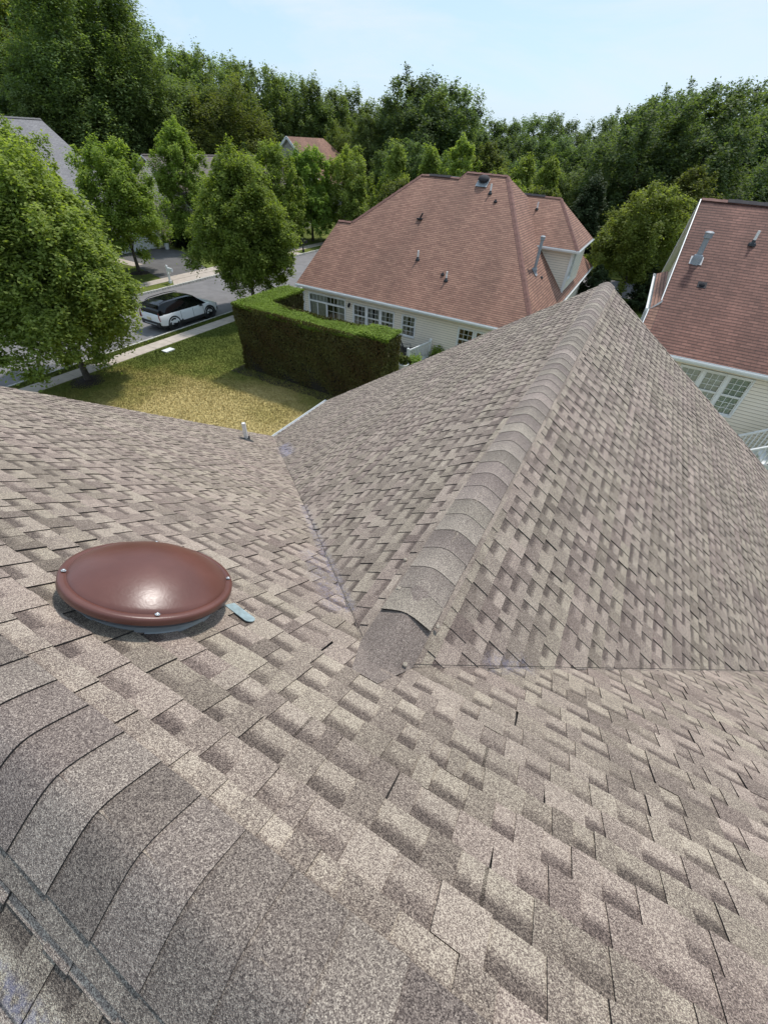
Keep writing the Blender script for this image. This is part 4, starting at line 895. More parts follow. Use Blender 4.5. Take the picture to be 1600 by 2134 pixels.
def crown(name, H, Rr, shape, nclump, per, size, mat, seed, spread=.5, base=0.0, streaky=0, nlimb=None):
    """leafy sprays carried on uneven limb masses, with gaps between them"""
    rs=np.random.RandomState(seed); H=H-.75*spread; Rr=Rr-.55*spread; Hc=H-base
    nl=nlimb or int(17+8*(Hc/Rr)**.5)
    # limb masses spread evenly over the envelope (golden angle), each lumpy and of its own size
    k=np.arange(nl); lh=np.clip((k+.5)/nl*.90+.06+rs.normal(0,.025,nl),.05,.97); lth=k*2.399+rs.uniform(-.5,.5,nl)
    ew=env(shape,lh); lr=ew*Rr*rs.uniform(.50,.78,nl); lb=Rr*rs.uniform(.33,.50,nl)*(0.55+.55*ew)
    lc=np.stack([lr*np.cos(lth),lr*np.sin(lth),base+lh*Hc-lb*.25],1)
    nm=int(nclump*.78); w=lb**2; w/=w.sum(); li=rs.choice(nl,nm,p=w)
    d=rs.normal(size=(nm,3)); d[:,2]=d[:,2]*.9+.45; out=np.stack([np.cos(lth[li]),np.sin(lth[li]),np.zeros(nm)],1); d+=out*.55
    d/=np.linalg.norm(d,axis=1,keepdims=True)
    vs=1.0+(.75 if shape in('column','cone') or streaky else .25)*1.0
    c1=lc[li]+d*lb[li][:,None]*rs.uniform(.62,1.08,(nm,1))*np.array([1,1,vs*.75])
    n2=nclump-nm; h2=rs.uniform(.05,.97,n2); t2=rs.uniform(0,6.283,n2); r2=env(shape,h2)*Rr*rs.uniform(.1,.9,n2)
    c=np.concatenate([c1,np.stack([r2*np.cos(t2),r2*np.sin(t2),base+h2*Hc],1)]); dirn=np.concatenate([d,np.stack([np.cos(t2),np.sin(t2),np.full(n2,.4)],1)])
    lt=rs.normal(0,.07,nl); cv=np.concatenate([lt[li],np.zeros(n2)])+rs.normal(.5,.11,nclump)+.08*((c[:,2]-base)/Hc-.5)
    dirn=dirn*np.array([.8,.8,1.0])+np.array([0,0,.35+streaky])
    P=np.repeat(c,per,0); n=len(P); D=np.repeat(dirn,per,0); csz=np.repeat(rs.uniform(.5,1.3,nclump)*spread,per)[:,None]
    t=rs.beta(1.2,1.6,(n,1)); g=rs.normal(size=(n,3))*(.15+.30*(1-t))*csz+D*t*csz*1.05
    g[:,2]-=(g[:,0]**2+g[:,1]**2)/np.maximum(csz[:,0],.05)*.25
    pos=P+g
    nr=D*.35+rs.normal(size=pos.shape)*.5+np.array([0,0,.9])
    val=np.repeat(cv,per)+rs.normal(0,.13,n)+(t[:,0]-.4)*.22
    return leaves_mesh(name,pos,nr,size,val,mat,seed=seed)
def trunk_mb(H, r0, crown_base, Rr, seed, limbs=9, lean=(0,0)):
    rn=random.Random(seed); m=MB(); pts=[];rad=[]
    for i in range(9):
        t=i/8; pts.append((math.sin(t*3+seed)*.10*H*.08+lean[0]*t,math.cos(t*2.3+seed)*.10*H*.08+lean[1]*t,H*.86*t)); rad.append(r0*(1-t)**.8+.015+(.25*r0 if i==0 else 0))
    m.tube(pts,rad,9)
    for k in range(limbs):
        t=.16+.6*k/limbs+rn.uniform(-.03,.03); z=max(crown_base*.75,H*.86*t); t=z/(H*.86); i=min(7,int(t*8)); f=t*8-i
        p=Vector(pts[i]).lerp(Vector(pts[i+1]),f); a=k*2.4+rn.uniform(-.4,.4); L=Rr*rn.uniform(.55,.85)*(1-.5*t); d=Vector((math.cos(a),math.sin(a),rn.uniform(.55,1.0)))
        q=p+d*L*.5; e=q+Vector((d.x*.9,d.y*.9,.5*d.z))*L*.5; rr=r0*(1-t)*.42+.012
        m.tube([p,q,e],[rr,rr*.62,.01],6)
        for s_ in range(2):
            a2=a+rn.choice((-.8,.8)); dd=Vector((math.cos(a2),math.sin(a2),.7))*L*.35; m.tube([q,q+dd],[rr*.5,.008],5)
    return m
def put_tree(name, loc, H, Rr, cme, tme, label, cat='tree', group=None, scl=(1,1,1), rz=0, trunk_name='trunk'):
    t=empty(name,loc,label,cat,group); t.rotation_euler=(0,0,rz); t.scale=scl
    c=bpy.data.objects.new('crown',cme); COL.objects.link(c); c.parent=t
    k=bpy.data.objects.new(trunk_name,tme); COL.objects.link(k); k.parent=t
    return t
def trunk_me(H,r0,cb,Rr,seed,mat,limbs=9):
    o=trunk_mb(H,r0,cb,Rr,seed,limbs).obj('trunk',mat,smooth=True); me=o.data; bpy.data.objects.remove(o); return me
# three near street trees, each of its own
def shade_tree(name,x,y,H,Rr,cb,shape,nc,per,size,mat,seed,label,spread=.55,tr=.13,group='street trees',bark=m_bark):
    cme=crown('crown',H,Rr,shape,nc,per,size,mat,seed,spread,cb); tme=trunk_me(H,tr,cb,Rr,seed,bark,14)
    return put_tree(name,(x,y,G),H,Rr,cme,tme,label,'tree',group)
shade_tree('maple_tree',-22.85,10.9,8.8,3.2,2.1,'broad',1150,165,.11,m_leafA,21,'largest street maple at the left edge, its trunk in dark mulch beside the pavement',.62)
shade_tree('maple_tree',-24.2,25.0,9.2,3.25,2.0,'egg',1050,155,.115,m_leafB,34,'full round maple between the white car and the clipped hedge, overhanging the car bonnet',.58)
shade_tree('maple_tree',-38.8,26.4,8.9,3.5,2.2,'broad',400,133,0.136,m_leafB,22,'bright maple with a forked trunk in mulch beside the driveway',.65)
shade_tree('maple_tree',-38.0,18.6,9.9,4.3,2.0,'broad',430,133,0.143,m_leafB,23,'bright green maple in front of the pale grey roof, behind the largest street maple',.65)
shade_tree('maple_tree',-43.2,37.0,10.2,3.0,1.2,'egg',420,133,0.136,m_leafB,24,'tall pointed dense tree behind the driveway',.6,group=None,bark=m_barkd)
shade_tree('maple_tree',-38.4,45.2,9.3,3.3,1.4,'egg',420,121,0.150,m_leafB,25,'oval street tree left of the faded red roof, behind the black mailbox',.6)
shade_tree('maple_tree',-37.2,50.0,9.0,3.0,1.4,'column',400,120,0.150,m_leafB,26,'slim twin-topped tree directly below the faded red roof',.55)
shade_tree('maple_tree',-33.9,53.0,9.0,3.8,1.5,'broad',360,114,0.156,m_leafA,27,'pale green tree touching the left slope of the big red roof',.65)
shade_tree('small_tree',-26.5,51.5,7.0,2.6,1.2,'broad',260,104,0.150,m_leafO,28,'thin loose tree just above the left hip of the big red roof',.6)
shade_tree('maple_tree',-.55,48.6,8.7,4.0,1.9,'egg',560,136,0.136,m_leafA,29,'rounded green tree standing between the two red-roofed houses',.62,group=None)
shade_tree('olive_tree',1.6,57.5,9.6,3.4,1.4,'egg',420,117,0.150,m_leafO,30,'yellowish tree rising behind the rounded tree, left of the dark red roof',.6,group=None)
# middle distance trees behind the big red roof
mid=[(-29.2,56.5,9.7,2.9,'cone',m_leafA,'pointed tree behind the left hip of the big red roof, leftmost of the pointed group'),
     (-26.6,60.5,9.6,2.4,'cone',m_leafA,'slim pointed tree second in the pointed group behind the big red roof'),
     (-23.2,61.5,11.0,3.0,'egg',m_leafA,'taller full tree behind the left end of the big roof ridge'),
     (-20.6,64.0,10.8,3.0,'egg',m_leafO,'pale willow-like tree behind the middle of the big roof ridge'),
     (-17.8,60.0,8.4,2.3,'egg',m_leafO,'yellow-green tree behind the dark fan dome on the red roof'),
     (-15.6,62.5,9.6,2.0,'column',m_leafA,'tall slim tree just right of the dark fan dome'),
     (-13.6,66.5,9.8,1.9,'column',m_leafA,'tall slim tree farther right, between the fan dome and the dormer ridge'),
     (-15.0,57.0,7.6,2.1,'egg',m_leafB,'low bright tree behind the right end of the big roof ridge'),
     (-11.6,58.0,7.4,2.2,'broad',m_leafO,'low yellow-green tree above the dormer ridge'),
     (-6.9,57.9,8.6,2.4,'cone',m_leafE,'dark evergreen right of the dormer roof')]
for i,(x,y,H_m,r_,sh,mt,lb) in enumerate(mid):
    shade_tree('evergreen_tree' if mt is m_leafE else 'leafy_tree',x,y,H_m,r_,.8,sh,300,110,.16 if mt is not m_leafE else .14,mt,50+i,lb,.6,.11,group='trees behind the big red roof',bark=m_barkd)
def shrub(name,x,y,H_s,r_,shape,mat,seed,label,nc=200,per=60,size=.13):
    cme=crown('foliage',H_s,r_,shape,nc,per,size,mat,seed,.28,.05); m=MB(); m.tube([(0,0,0),(0,0,H_s*.7)],[.06,.02],7); o=m.obj('stem',m_barkd); tme=o.data; bpy.data.objects.remove(o)
    t=empty(name,(x,y,G),label,'shrub'); c=bpy.data.objects.new('foliage',cme); COL.objects.link(c); c.parent=t; k=bpy.data.objects.new('stem',tme); COL.objects.link(k); k.parent=t
shrub('conical_shrub',1.45,45.8,3.6,1.35,'egg',m_leafE,70,'tall dark conical shrub left of the dark red house')
shrub('conical_shrub',-2.7,44.2,3.2,1.1,'egg',m_leafE,71,'dark rounded shrub at the far right corner of the cream hipped house')
shrub('reddish_shrub',.9,36.5,1.4,.9,'broad',leaf_mat('reddish_leaves',(.05,.02,.012),(.08,.04,.02),(.12,.07,.03)),72,'low reddish shrub beside the downspout of the dark red house')
shrub('dark_shrub',-44.6,36.4,2.2,1.1,'egg',m_leafE,73,'dark clipped shrub at the back corner of the driveway')
shrub('patio_shrub',-8.9,24.1,.9,.45,'broad',m_leafB,74,'small green shrub behind the white picket panel on the patio',60,40,.09)
shrub('patio_shrub',-9.6,22.4,.7,.5,'broad',m_leafB,75,'low leafy plant beside the white planter at the end of the hedge',60,40,.09)

# the wood behind: individual trees in ranks, their crowns rising to the skyline
sky_pts=[(-70,6.5),(-62,8.6),(-57,8.8),(-53,8.2),(-51.6,6.9),(-49.8,5.6),(-46,5.2),(-43.5,4.7),(-41.8,4.8),(-39,4.3),(-36,4.0),(-33,3.6),(-30.9,3.2),(-28.6,2.7),(-27,3.6),(-25.5,4.4),(-22.7,4.2),(-20.6,2.6),(-19.2,.9),(-18,2.0),(-16.5,2.7),(-13,2.7),(-10.7,2.8),(-9,1.9),(-7.8,2.8),(-5,3.9),(-3.4,4.9),(0,5.5),(3.5,5.3),(8,6.2),(14,6.3)]
def skyel(az): return float(np.interp(az,[p[0] for p in sky_pts],[p[1] for p in sky_pts]))
proto={}
def protos(key,shape,mat,n,seed,nc=300,per=58,size=.40,R_=.30,spread=1.15,streaky=0,cb=1.6,bark=m_barkd):
    L=[]
    for i in range(n):
        L.append((crown('crown',10,10*R_,shape,nc,per,size,mat,seed+i,spread,cb,streaky),trunk_me(10,.16,cb,10*R_,seed+i,bark,8)))
    proto[key]=L
protos('tall','egg',m_leafW,3,100,nc=303,per=112,size=.13,R_=.27,spread=.62,streaky=.15,cb=1.0)
protos('tallbright','column',m_leafA,2,110,nc=289,per=117,size=.13,R_=.24,spread=.6,streaky=.3,cb=.9)
protos('round','round',m_leafW,3,120,nc=303,per=112,size=.13,R_=.36,spread=.68,cb=1.1)
protos('dark','broad',m_leafD,3,130,nc=317,per=112,size=.13,R_=.36,spread=.68,cb=1.0)
protos('olive','round',m_leafO,1,140,nc=289,per=117,size=.13,R_=.38,spread=.8,cb=.6)
for i_ in range(2):
    proto.setdefault('giant',[]).append((crown('crown',10,2.5,'column' if i_ else 'egg',1100,75,.078,m_leafW if i_ else m_leafA,160+i_,.50,.8,.7,34),trunk_me(10,.15,.8,2.5,160+i_,m_barkd,12)))
rw=random.Random(77)
cnt={}
LAB={'tall':('tall slender trees of the wood','tall slender mid-green tree in the wood behind the houses'),
     'tallbright':('bright poplar-like trees of the wood','bright poplar-like tree among the darker trees of the wood'),
     'round':('round-crowned trees of the wood','round-crowned green tree in the wood behind the houses'),
     'dark':('dark oaks of the wood','dark broad oak-like tree in the wood'),
     'giant':('tallest trees of the wood','tallest tree'),
     'olive':('olive-toned trees of the wood','olive-toned bushy tree at the edge of the wood')}
ORD=lambda n: str(n)+('th' if 10<n%100<20 else {1:'st',2:'nd',3:'rd'}.get(n%10,'th'))
CN={}
NM={'giant':'very tall tree','tall':'tall slender tree','tallbright':'bright poplar-like tree','round':'round-crowned green tree','dark':'dark broad oak-like tree','olive':'olive-toned bushy tree'}
def wood_tree(az,D,H_w,key,wid=1.0,label=None,row=None):
    L=proto[key]; cme,tme=L[rw.randrange(len(L))]
    x=CAMP[0]+D*math.sin(R(az)); y=CAMP[1]+D*math.cos(R(az)); s=H_w/10.0
    gname,lab=LAB[key]
    if row: CN[row]=CN.get(row,0)+1; label=f'{NM[key]}, {ORD(CN[row])} from the left in the {row} row of the wood'
    put_tree('wood_tree',(x,y,G-.16),10,3,cme,tme,label or lab,'tree',gname,(s*wid,s*wid,s),rw.uniform(0,6.28))
cz=CAMP[2]-G
def Hat(D,el): return D*math.tan(R(el))+cz
az=-67.0
while az<14:                       # skyline rank
    D=rw.uniform(92,104); el=skyel(az)+rw.uniform(-.55,.1)
    key='tall' if az<-28 else ('dark' if az>-18 else 'round')
    if az<-52 and rw.random()<.6: key='tallbright'
    if az<-28 and rw.random()<.2: key='round'
    if -19.9<az<-18.1: el=min(el,.9)
    wood_tree(az,D,max(9,Hat(D,el)),key,rw.uniform(.85,1.1),None,'skyline'); az+=rw.uniform(1.5,2.1)
az=-66.5
while az<14:                       # middle rank
    D=rw.uniform(82,90) if not -43<az<-31 else rw.uniform(91,97); el=skyel(az)*rw.uniform(.50,.78)-.4
    key=rw.choice(('tall','round','tall','dark')) if az<-28 else rw.choice(('dark','dark','round'))
    if -20.5<az<-17.6: el=min(el,.2)
    wood_tree(az,D,max(8,Hat(D,el)),key,rw.uniform(.95,1.25),None,'middle'); az+=rw.uniform(2.0,2.7)
az=-66.0
while az<14:                       # front rank
    D=rw.uniform(76,81) if az<-26 else rw.uniform(70,77)
    if -43<az<-31: D=rw.uniform(90,94)
    el=skyel(az)*rw.uniform(.05,.38)-1.2
    key=rw.choice(('round','dark','olive','tall')) if az<-28 else rw.choice(('dark','round','dark'))
    wood_tree(az,D,max(6.5,Hat(D,el)),key,rw.uniform(1.05,1.35),None,'front'); az+=rw.uniform(2.4,3.2)
# singled-out trees of the wood
wood_tree(-56.5,78,Hat(78,9.6),'giant',1.22,'tallest bright leafy tree at the top left, its crown cut by the picture edge')
wood_tree(-52.6,80,Hat(80,8.6),'giant',1.25,'tall bright tree second from the left, ending the high part of the skyline')
wood_tree(-25.6,86,Hat(86,5.2),'dark',1.15,'large round dark tree standing above the others left of the skyline gap')
wood_tree(-22.3,87,Hat(87,4.6),'dark',1.1,'dark spreading tree whose right side borders the skyline gap')
wood_tree(-44.2,82,Hat(82,3.0),'olive',1.3,'bushy olive tree left of the faded red roof')
wood_tree(-33.2,90,Hat(90,.6),'olive',.95,'grey-brown half-bare bushy tree just right of the faded red roof')
wood_tree(-3.6,68,Hat(68,4.2),'dark',1.15,'high dark tree leaning over the rounded tree on the right')
wood_tree(1.8,69,Hat(69,5.0),'dark',1.2,'dark tree above the ridge of the dark red roof, at the picture right')
# undergrowth that closes the wood's foot
rs=np.random.RandomState(9); n=60000; a=np.radians(rs.uniform(-68,15,n)); D=rs.uniform(74,100,n)
pos=np.stack([D*np.sin(a),D*np.cos(a),G+rs.beta(1.2,1.6,n)*(3.2+1.4*np.sin(a*40)+D*.01)],1)
sel=~((pos[:,0]>-60)&(pos[:,0]<-40)&(pos[:,1]<77)); pos=pos[sel]
nr=rs.normal(size=pos.shape)*.6+np.array([0,-.3,.7]); me=leaves_mesh('undergrowth',pos,nr,.6,rs.normal(.45,.2,len(pos)),m_leafD,seed=3)
o=bpy.data.objects.new('undergrowth',me); COL.objects.link(o); tag(o,'dense dark undergrowth at the foot of the wood','undergrowth',kind='stuff')

# clipped hedge, L-shaped
def hedge():
    h=empty('clipped_hedge',(-12.8,17.4,G),'tall L-shaped clipped hedge, brown-green on its front and bright green on top','hedge')
    rs=np.random.RandomState(5)
    boxes=[(-17.45,-8.5,16.5,17.75),(-17.45,-16.2,17.7,20.7)]
    zt=lambda x,y: -5.30+.10*np.sin(x*.6)+.0*y+np.where(x>-10,.1,0)
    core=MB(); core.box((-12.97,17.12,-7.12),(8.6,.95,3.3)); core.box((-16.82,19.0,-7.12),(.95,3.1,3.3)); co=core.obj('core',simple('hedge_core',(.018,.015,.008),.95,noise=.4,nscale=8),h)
    def batch(n,fn,mat,size,name,vm):
        P,N=fn(n); wv=(.055*np.sin(P[:,0]*3.1+P[:,2]*2.3)+.025*np.sin(P[:,1]*4.7+P[:,0]*1.3)+.02*np.sin(P[:,2]*6))*(.35 if 'top' in name else 1)
        P=P+N*(wv[:,None]+rs.normal(0,.035,(len(P),1))-.02); me=leaves_mesh(name,P-np.array([-12.8,17.4,G]),N*(1.6 if 'top' in name else .9)+rs.normal(size=P.shape)*.5,size,vm(P)+rs.normal(0,.2,len(P)),mat,seed=len(name))
        o=bpy.data.objects.new(name,me); COL.objects.link(o); o.parent=h
    x0,x1,y0,y1=-17.45,-8.45,16.5,17.75
    taper=lambda z: (z-G)/3.5*.22
    def sides(n):
        k=rs.rand(n); L=[9.0,1.25,3.0,4.2,7.8,1.3]; cum=np.cumsum(L)/sum(L); w=np.searchsorted(cum,k); u=rs.rand(n); z=G+.05+rs.rand(n)**.9*3.45
        P=np.zeros((n,3)); N=np.zeros((n,3)); P[:,2]=z; T_=.12-taper(z)
        m=w==0; P[m,0]=x0+u[m]*9.0; P[m,1]=y0+T_[m]; N[m]=(0,-1,0)
        m=w==1; P[m,0]=x1-T_[m]; P[m,1]=y0+u[m]*1.25; N[m]=(1,0,0)
        m=w==2; P[m,0]=-16.2; P[m,1]=17.7+u[m]*3.0; N[m]=(1,0,0)
        m=w==3; P[m,0]=x0+T_[m]; P[m,1]=y0+u[m]*4.2; N[m]=(-1,0,0)
        m=w==4; P[m,0]=-16.2+u[m]*7.75; P[m,1]=y1; N[m]=(0,1,0)
        m=w==5; P[m,0]=x0+u[m]*1.25; P[m,1]=20.7; N[m]=(0,1,0)
        return P,N
    def topf(n):
        k=rs.rand(n)<.74; u=rs.rand(n);v=rs.rand(n); P=np.zeros((n,3)); 
        P[:,0]=np.where(k,x0-.08+u*9.15,-17.53+u*1.4); P[:,1]=np.where(k,16.40+v*1.42,17.7+v*3.05); P[:,2]=zt(P[:,0],P[:,1])-.03
        e=np.minimum(np.abs(P[:,1]-16.4),np.abs(P[:,0]-x0)); P[:,2]-=.10*np.exp(-e*9)
        return P,np.tile(np.array([0,0,1.]),(n,1))
    batch(95000,sides,m_hedge,.066,'side_foliage',lambda P:.42+.22*np.sin(P[:,0]*1.7+P[:,2])*np.sin(P[:,2]*2.1+P[:,0]*.6)+.25*(P[:,0]>-8.6))  # right end face gets a lighter leaf tone, painting in the light there
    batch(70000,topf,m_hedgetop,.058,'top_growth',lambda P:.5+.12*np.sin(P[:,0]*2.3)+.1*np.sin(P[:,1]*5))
hedge()

# ------------------------------------------------------------------ white car at the kerb
def car():
    L,Wd,Hh=4.90,1.96,1.72
    X0=-26.42; Yr=17.75; zg=G-.116
    e=empty('parked_car',(X0,Yr+L/2,zg),'white boxy estate car with a black roof and black windows, parked at the kerb','car')
    paint=simple('white_car_paint',(.86,.87,.88),.18,noise=.0); paint.node_tree.nodes['Principled BSDF'].inputs['Coat Weight'].default_value=.6
    blk=simple('gloss_black',(.012,.013,.015),.12); clad=simple('black_cladding',(.02,.02,.02),.55); gl=simple('car_glass',(.004,.005,.006),.05,spec=.35); 
    lamp=simple('tail_lamp_red',(.20,.02,.015),.3); tyre=simple('tyre_rubber',(.02,.02,.02),.8); rim=simple('dark_alloy',(.018,.018,.02),.35,.3); plate=simple('number_plate',(.62,.55,.36),.5); tan=simple('hood_reflection_free_white',(.78,.79,.80),.18)
    # stations along y (0 rear .. L front); half width, sill z, belt z
    P=lambda x,y,z:(X0+x,Yr+y,zg+z)
    st=[(0.0,.80,.55,1.02),(.06,.90,.42,1.06),(.35,.965,.34,1.08),(.9,.98,.30,1.09),(2.0,.98,.28,1.08),(3.2,.975,.28,1.06),(3.75,.97,.29,1.04),(4.35,.95,.31,.99),(4.75,.88,.36,.92),(4.90,.74,.48,.80)]
    b=MB(); rings=[]
    for y,w,zs,zb in st:
        r=[]
        for fx,fz in ((0,0),(.80,0),(.97,.10),(1.0,.32),(.985,.62),(.97,.90),(.93,1.0),(.70,1.035),(0,1.05)):
            r.append((w*fx,y,zs+(zb-zs)*fz))
        rings.append(r)
    for i in range(len(rings)-1):
        for k in range(8):
            for sx in (1,-1):
                q=[P(sx*rings[i][k][0],rings[i][k][1],rings[i][k][2]),P(sx*rings[i+1][k][0],rings[i+1][k][1],rings[i+1][k][2]),P(sx*rings[i+1][k+1][0],rings[i+1][k+1][1],rings[i+1][k+1][2]),P(sx*rings[i][k+1][0],rings[i][k+1][1],rings[i][k+1][2])]
                b.face(q if sx>0 else q[::-1])
    for r in (rings[0],rings[-1]):
        b.face([P(x,y,z) for x,y,z in r]+[P(-x,y,z) for x,y,z in r[::-1]])
    bo=b.obj('body',paint,e); merge_smooth(bo,32)
    # greenhouse: black pillars with glass proud of them
    gh=MB(); gs=[(.10,.86,1.04,.80,1.30),(.30,.90,1.06,.74,1.60),(.75,.92,1.07,.735,1.70),(1.9,.925,1.07,.74,1.735),(2.7,.92,1.06,.73,1.71),(3.15,.91,1.05,.70,1.62),(3.55,.90,1.04,.80,1.30),(3.95,.84,1.03,.80,1.04)]
    rr=[]
    for y,wb,zb,wt,zt in gs:
        rr.append([(wb,y,zb),(wb-(wb-wt)*.55,y,zb+(zt-zb)*.62),(wt,y,zt-.05*(zt-zb)),(wt*.86,y,zt),(0,y,zt+.02)])
    for i in range(len(rr)-1):
        for k in range(4):
            for sx in (1,-1):
                q=[P(sx*p[0],p[1],p[2]) for p in (rr[i][k],rr[i+1][k],rr[i+1][k+1],rr[i][k+1])]; gh.face(q if sx>0 else q[::-1],0 if k>=2 else 1)
    gh.face([P(x,y,z) for x,y,z in rr[0]]+[P(-x,y,z) for x,y,z in rr[0][::-1]],1)
    merge_smooth(gh.obj('roof',[blk,gl],e),30)
    rl=MB()
    for sx in (1,-1): rl.tube([P(sx*.66,.45,1.68),P(sx*.67,.75,1.76),P(sx*.68,1.9,1.80),P(sx*.66,2.75,1.765),P(sx*.64,2.95,1.70)],.02,6)
    rl.obj('roof_rail',blk,e)
    sr=MB(); sr.face([P(-.5,1.0,1.738),P(.5,1.0,1.738),P(.5,1.75,1.772),P(-.5,1.75,1.772)]); sr.face([P(-.5,1.85,1.776),P(.5,1.85,1.776),P(.5,2.6,1.755),P(-.5,2.6,1.755)]); sr.obj('glass_sunroof',gl,e)
    sp=MB(); sp.box(P(0,.16,1.585),(1.36,.34,.05)); sp.obj('rear_spoiler',blk,e)
    # wheels, arches, sills
    for y in (1.0,4.02):
        for sx in (1,-1):
            ax=((0,1,0),(0,0,1),(sx,0,0)); c=P(sx*.86,y,.39)
            a=MB(); a.lathe(c,[(.47,-.12),(.50,-.12),(.50,.128),(.44,.135),(.40,.10),(.40,-.12)],ax,32); a.obj('wheel_arch',clad,e)
            w=MB(); w.lathe(c,[(.24,-.1),(.37,-.11),(.39,-.08),(.39,.08),(.37,.11),(.27,.115),(.24,.09)],ax,32); wo=w.obj('wheel',tyre,e)
            q=MB(); q.lathe(c,[(.25,.10),(.245,.06),(0,.05)],ax,24)
            for k in range(5):
                t=2*math.pi*k/5; q.bar((c[0]+sx*.09,c[1],c[2]),(c[0]+sx*.09,c[1]+.24*math.cos(t),c[2]+.24*math.sin(t)),.07,.03,upv=(1,0,0))
            q.obj('rim',rim,wo)
    s=MB()
    for sx in (1,-1): s.box(P(sx*.95,2.5,.36),(.08,2.15,.20)); s.bar(P(sx*.955,1.45,.42),P(sx*.955,1.7,.52),.07,.1)
    s.box(P(0,2.5,.30),(1.7,4.4,.14)); s.obj('sill_cladding',clad,e)
    bp=MB(); bp.box(P(0,.03,.52),(1.70,.16,.26)); bp.box(P(0,4.84,.50),(1.60,.14,.24)); bp.obj('bumper',clad,e)
    bs=MB(); bs.box(P(0,-.055,.50),(1.1,.03,.05)); bs.obj('bumper_trim',m_galv,e)
    np_=MB(); np_.box(P(-.12,-.015,.78),(.34,.04,.17)); np_.obj('number_plate',plate,e)
    rw_=MB(); rw_.face([P(-.76,.075,1.10),P(.76,.075,1.10),P(.66,.20,1.52),P(-.66,.20,1.52)]); rw_.obj('rear_window',gl,e)
    for sx in (1,-1):
        t=MB(); t.bar(P(sx*.83,.035,1.22),P(sx*.875,.00,.98),.05,.05); t.bar(P(sx*.875,.00,.98),P(sx*.90,.03,.74),.11,.05); t.obj('tail_lamp',lamp,e)
        m=MB(); m.box(P(sx*1.05,3.28,1.10),(.20,.12,.14)); m.obj('wing_mirror',blk,e)
        h=MB(); h.bar(P(sx*.78,4.86,.86),P(sx*.82,4.84,.60),.08,.06); h.obj('headlight',simple('headlight_glass',(.5,.52,.55),.1) if sx>0 else bpy.data.materials['headlight_glass'],e)
        d=MB()
        for yy in (1.62,2.62,3.5): d.bar(P(sx*.984,yy,1.03),P(sx*.986,yy,.42),.012,.01)
        d.obj('door_gap',clad,e)
        for yy in (1.85,2.85): 
            hd=MB(); hd.box(P(sx*.987,yy,.90),(.02,.2,.03)); hd.obj('door_handle',paint,e)
car()

# ------------------------------------------------------------------ mailboxes, planters, patio furniture
def mailbox(loc,mat,label,hh=1.25):
    e=empty('mailbox',loc,label,'mailbox'); e.rotation_euler=(0,0,0); x,y,z=loc
    p=MB(); p.box((x,y,z+hh/2),(.12,.12,hh)); p.box((x,y,z+hh+.02),(.16,.16,.04)); p.lathe((x,y,z+hh+.04),[(.07,0),(.05,.05),(0,.09)],n=12); p.box((x,y,z+.1),(.2,.2,.2)); p.obj('post',mat,e)
    a=MB(); a.box((x+.28,y,z+hh-.30),(.66,.10,.08)); a.bar((x+.03,y,z+hh-.62),(x+.38,y,z+hh-.32),.07,.07,upv=(0,1,0)); a.obj('arm',mat,e)
    b=MB(); n=10; 
    prof=[(-.09,0),(.09,0),(.09,.12)]+[(.09*math.cos(math.pi*k/n),.12+.09*math.sin(math.pi*k/n)) for k in range(1,n)]+[(-.09,.12)]
    A=[Vector((x+.10,y+u,z+hh-.26+w)) for u,w in prof]; B=[Vector((x+.60,y+u,z+hh-.26+w)) for u,w in prof]
    for i in range(len(prof)): j=(i+1)%len(prof); b.face([A[i],B[i],B[j],A[j]])
    b.face(A[::-1]); b.face(B); b.obj('letter_box',mat,e)
mailbox((-34.3,25.85,G),m_white,'white mailbox on a white post at the end of the driveway across the street')
mailbox((-34.0,43.9,G),m_black,'black mailbox on a post farther along the street')
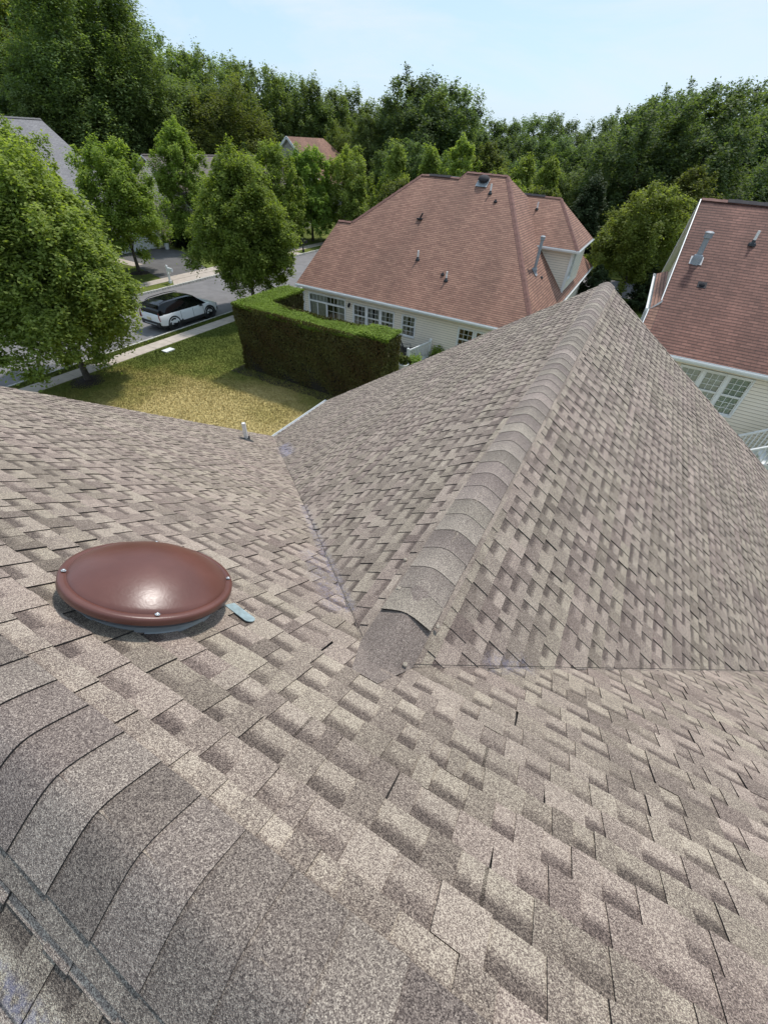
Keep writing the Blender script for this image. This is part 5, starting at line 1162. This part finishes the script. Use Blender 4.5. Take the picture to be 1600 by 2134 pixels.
def planter(x,y,r,h,mat,label,leafmat,seed):
    e=empty('planter',(x,y,G),label,'planter'); m=MB(); m.lathe((x,y,G),[(r*.7,0),(r*.72,.02),(r*.95,h*.88),(r*1.05,h*.88),(r*1.05,h),(r*.9,h),(r*.85,h*.9),(0,h*.9)],n=24); m.obj('pot',mat,e)
    cm_=crown('plant',.6,r*1.2,'broad',30,40,.08,leafmat,seed,.14,0); c=bpy.data.objects.new('plant',cm_); COL.objects.link(c); c.parent=e; c.location=(0,0,h*.8)
planter(-44.95,34.35+.2,.28,.6,m_white,'white flower pot beside the right end of the garage door',m_leafB,80)
planter(-45.2,28.95,.26,.5,m_white,'white flower pot beside the left end of the garage door',m_leafB,81)
planter(-10.05,21.75,.34,.42,m_white,'round white planter at the end of the hedge',m_leafO,82)
def lounge(x,y,rz,label):
    e=empty('patio_chair',(x,y,G),label,'chair'); e.rotation_euler=(0,0,rz)
    def add(mb,nm,mat):
        o=mb.obj(nm,mat); o.parent=e; return o
    s=MB(); s.box((0,.05,.42),(.52,.52,.03)); s.bar((0,.05,.30),(0,.05,.41),.4,.4); add(s,'seat',m_black)
    b=MB(); b.bar((0,-.20,.42),(0,-.52,1.12),.52,.03,upv=(0,1,0)); add(b,'backrest',m_black)
    for sx in (-1,1):
        l=MB(); l.tube([(sx*.29,.33,0),(sx*.29,.30,.62),(sx*.29,-.28,.64),(sx*.29,-.5,1.1)],.017,6); l.tube([(sx*.29,-.42,0),(sx*.29,-.2,.4),(sx*.29,.3,.42)],.017,6); add(l,'side_frame',m_black)
lounge(-10.85,23.85,R(-50),'black reclining patio chair nearer the cream wall')
lounge(-10.35,22.9,R(-40),'black patio chair beside the white picket panel')
pf=empty('picket_fence',(-9.9,24.0,G),'short run of white vinyl privacy fence on the patio by the cream wall','fence')
a=Vector((-9.95,22.1,G)); b_=Vector((-9.5,24.3,G)); m=MB()
for i in range(15):
    p=a+(b_-a)*i/14; m.bar(p+Vector((0,0,.06)),p+Vector((0,0,1.02)),.10,.03,upv=(1,0,0))
m.bar(a+Vector((0,0,1.05)),b_+Vector((0,0,1.05)),.06,.09); m.bar(a+Vector((0,0,.12)),b_+Vector((0,0,.12)),.06,.09); m.obj('panel',m_white,pf)
for q in (a,b_):
    m=MB(); m.box(q+Vector((0,0,.58)),(.13,.13,1.16)); m.lathe(q+Vector((0,0,1.16)),[(.10,0),(.10,.03),(0,.09)],n=4); m.obj('post',m_white,pf)
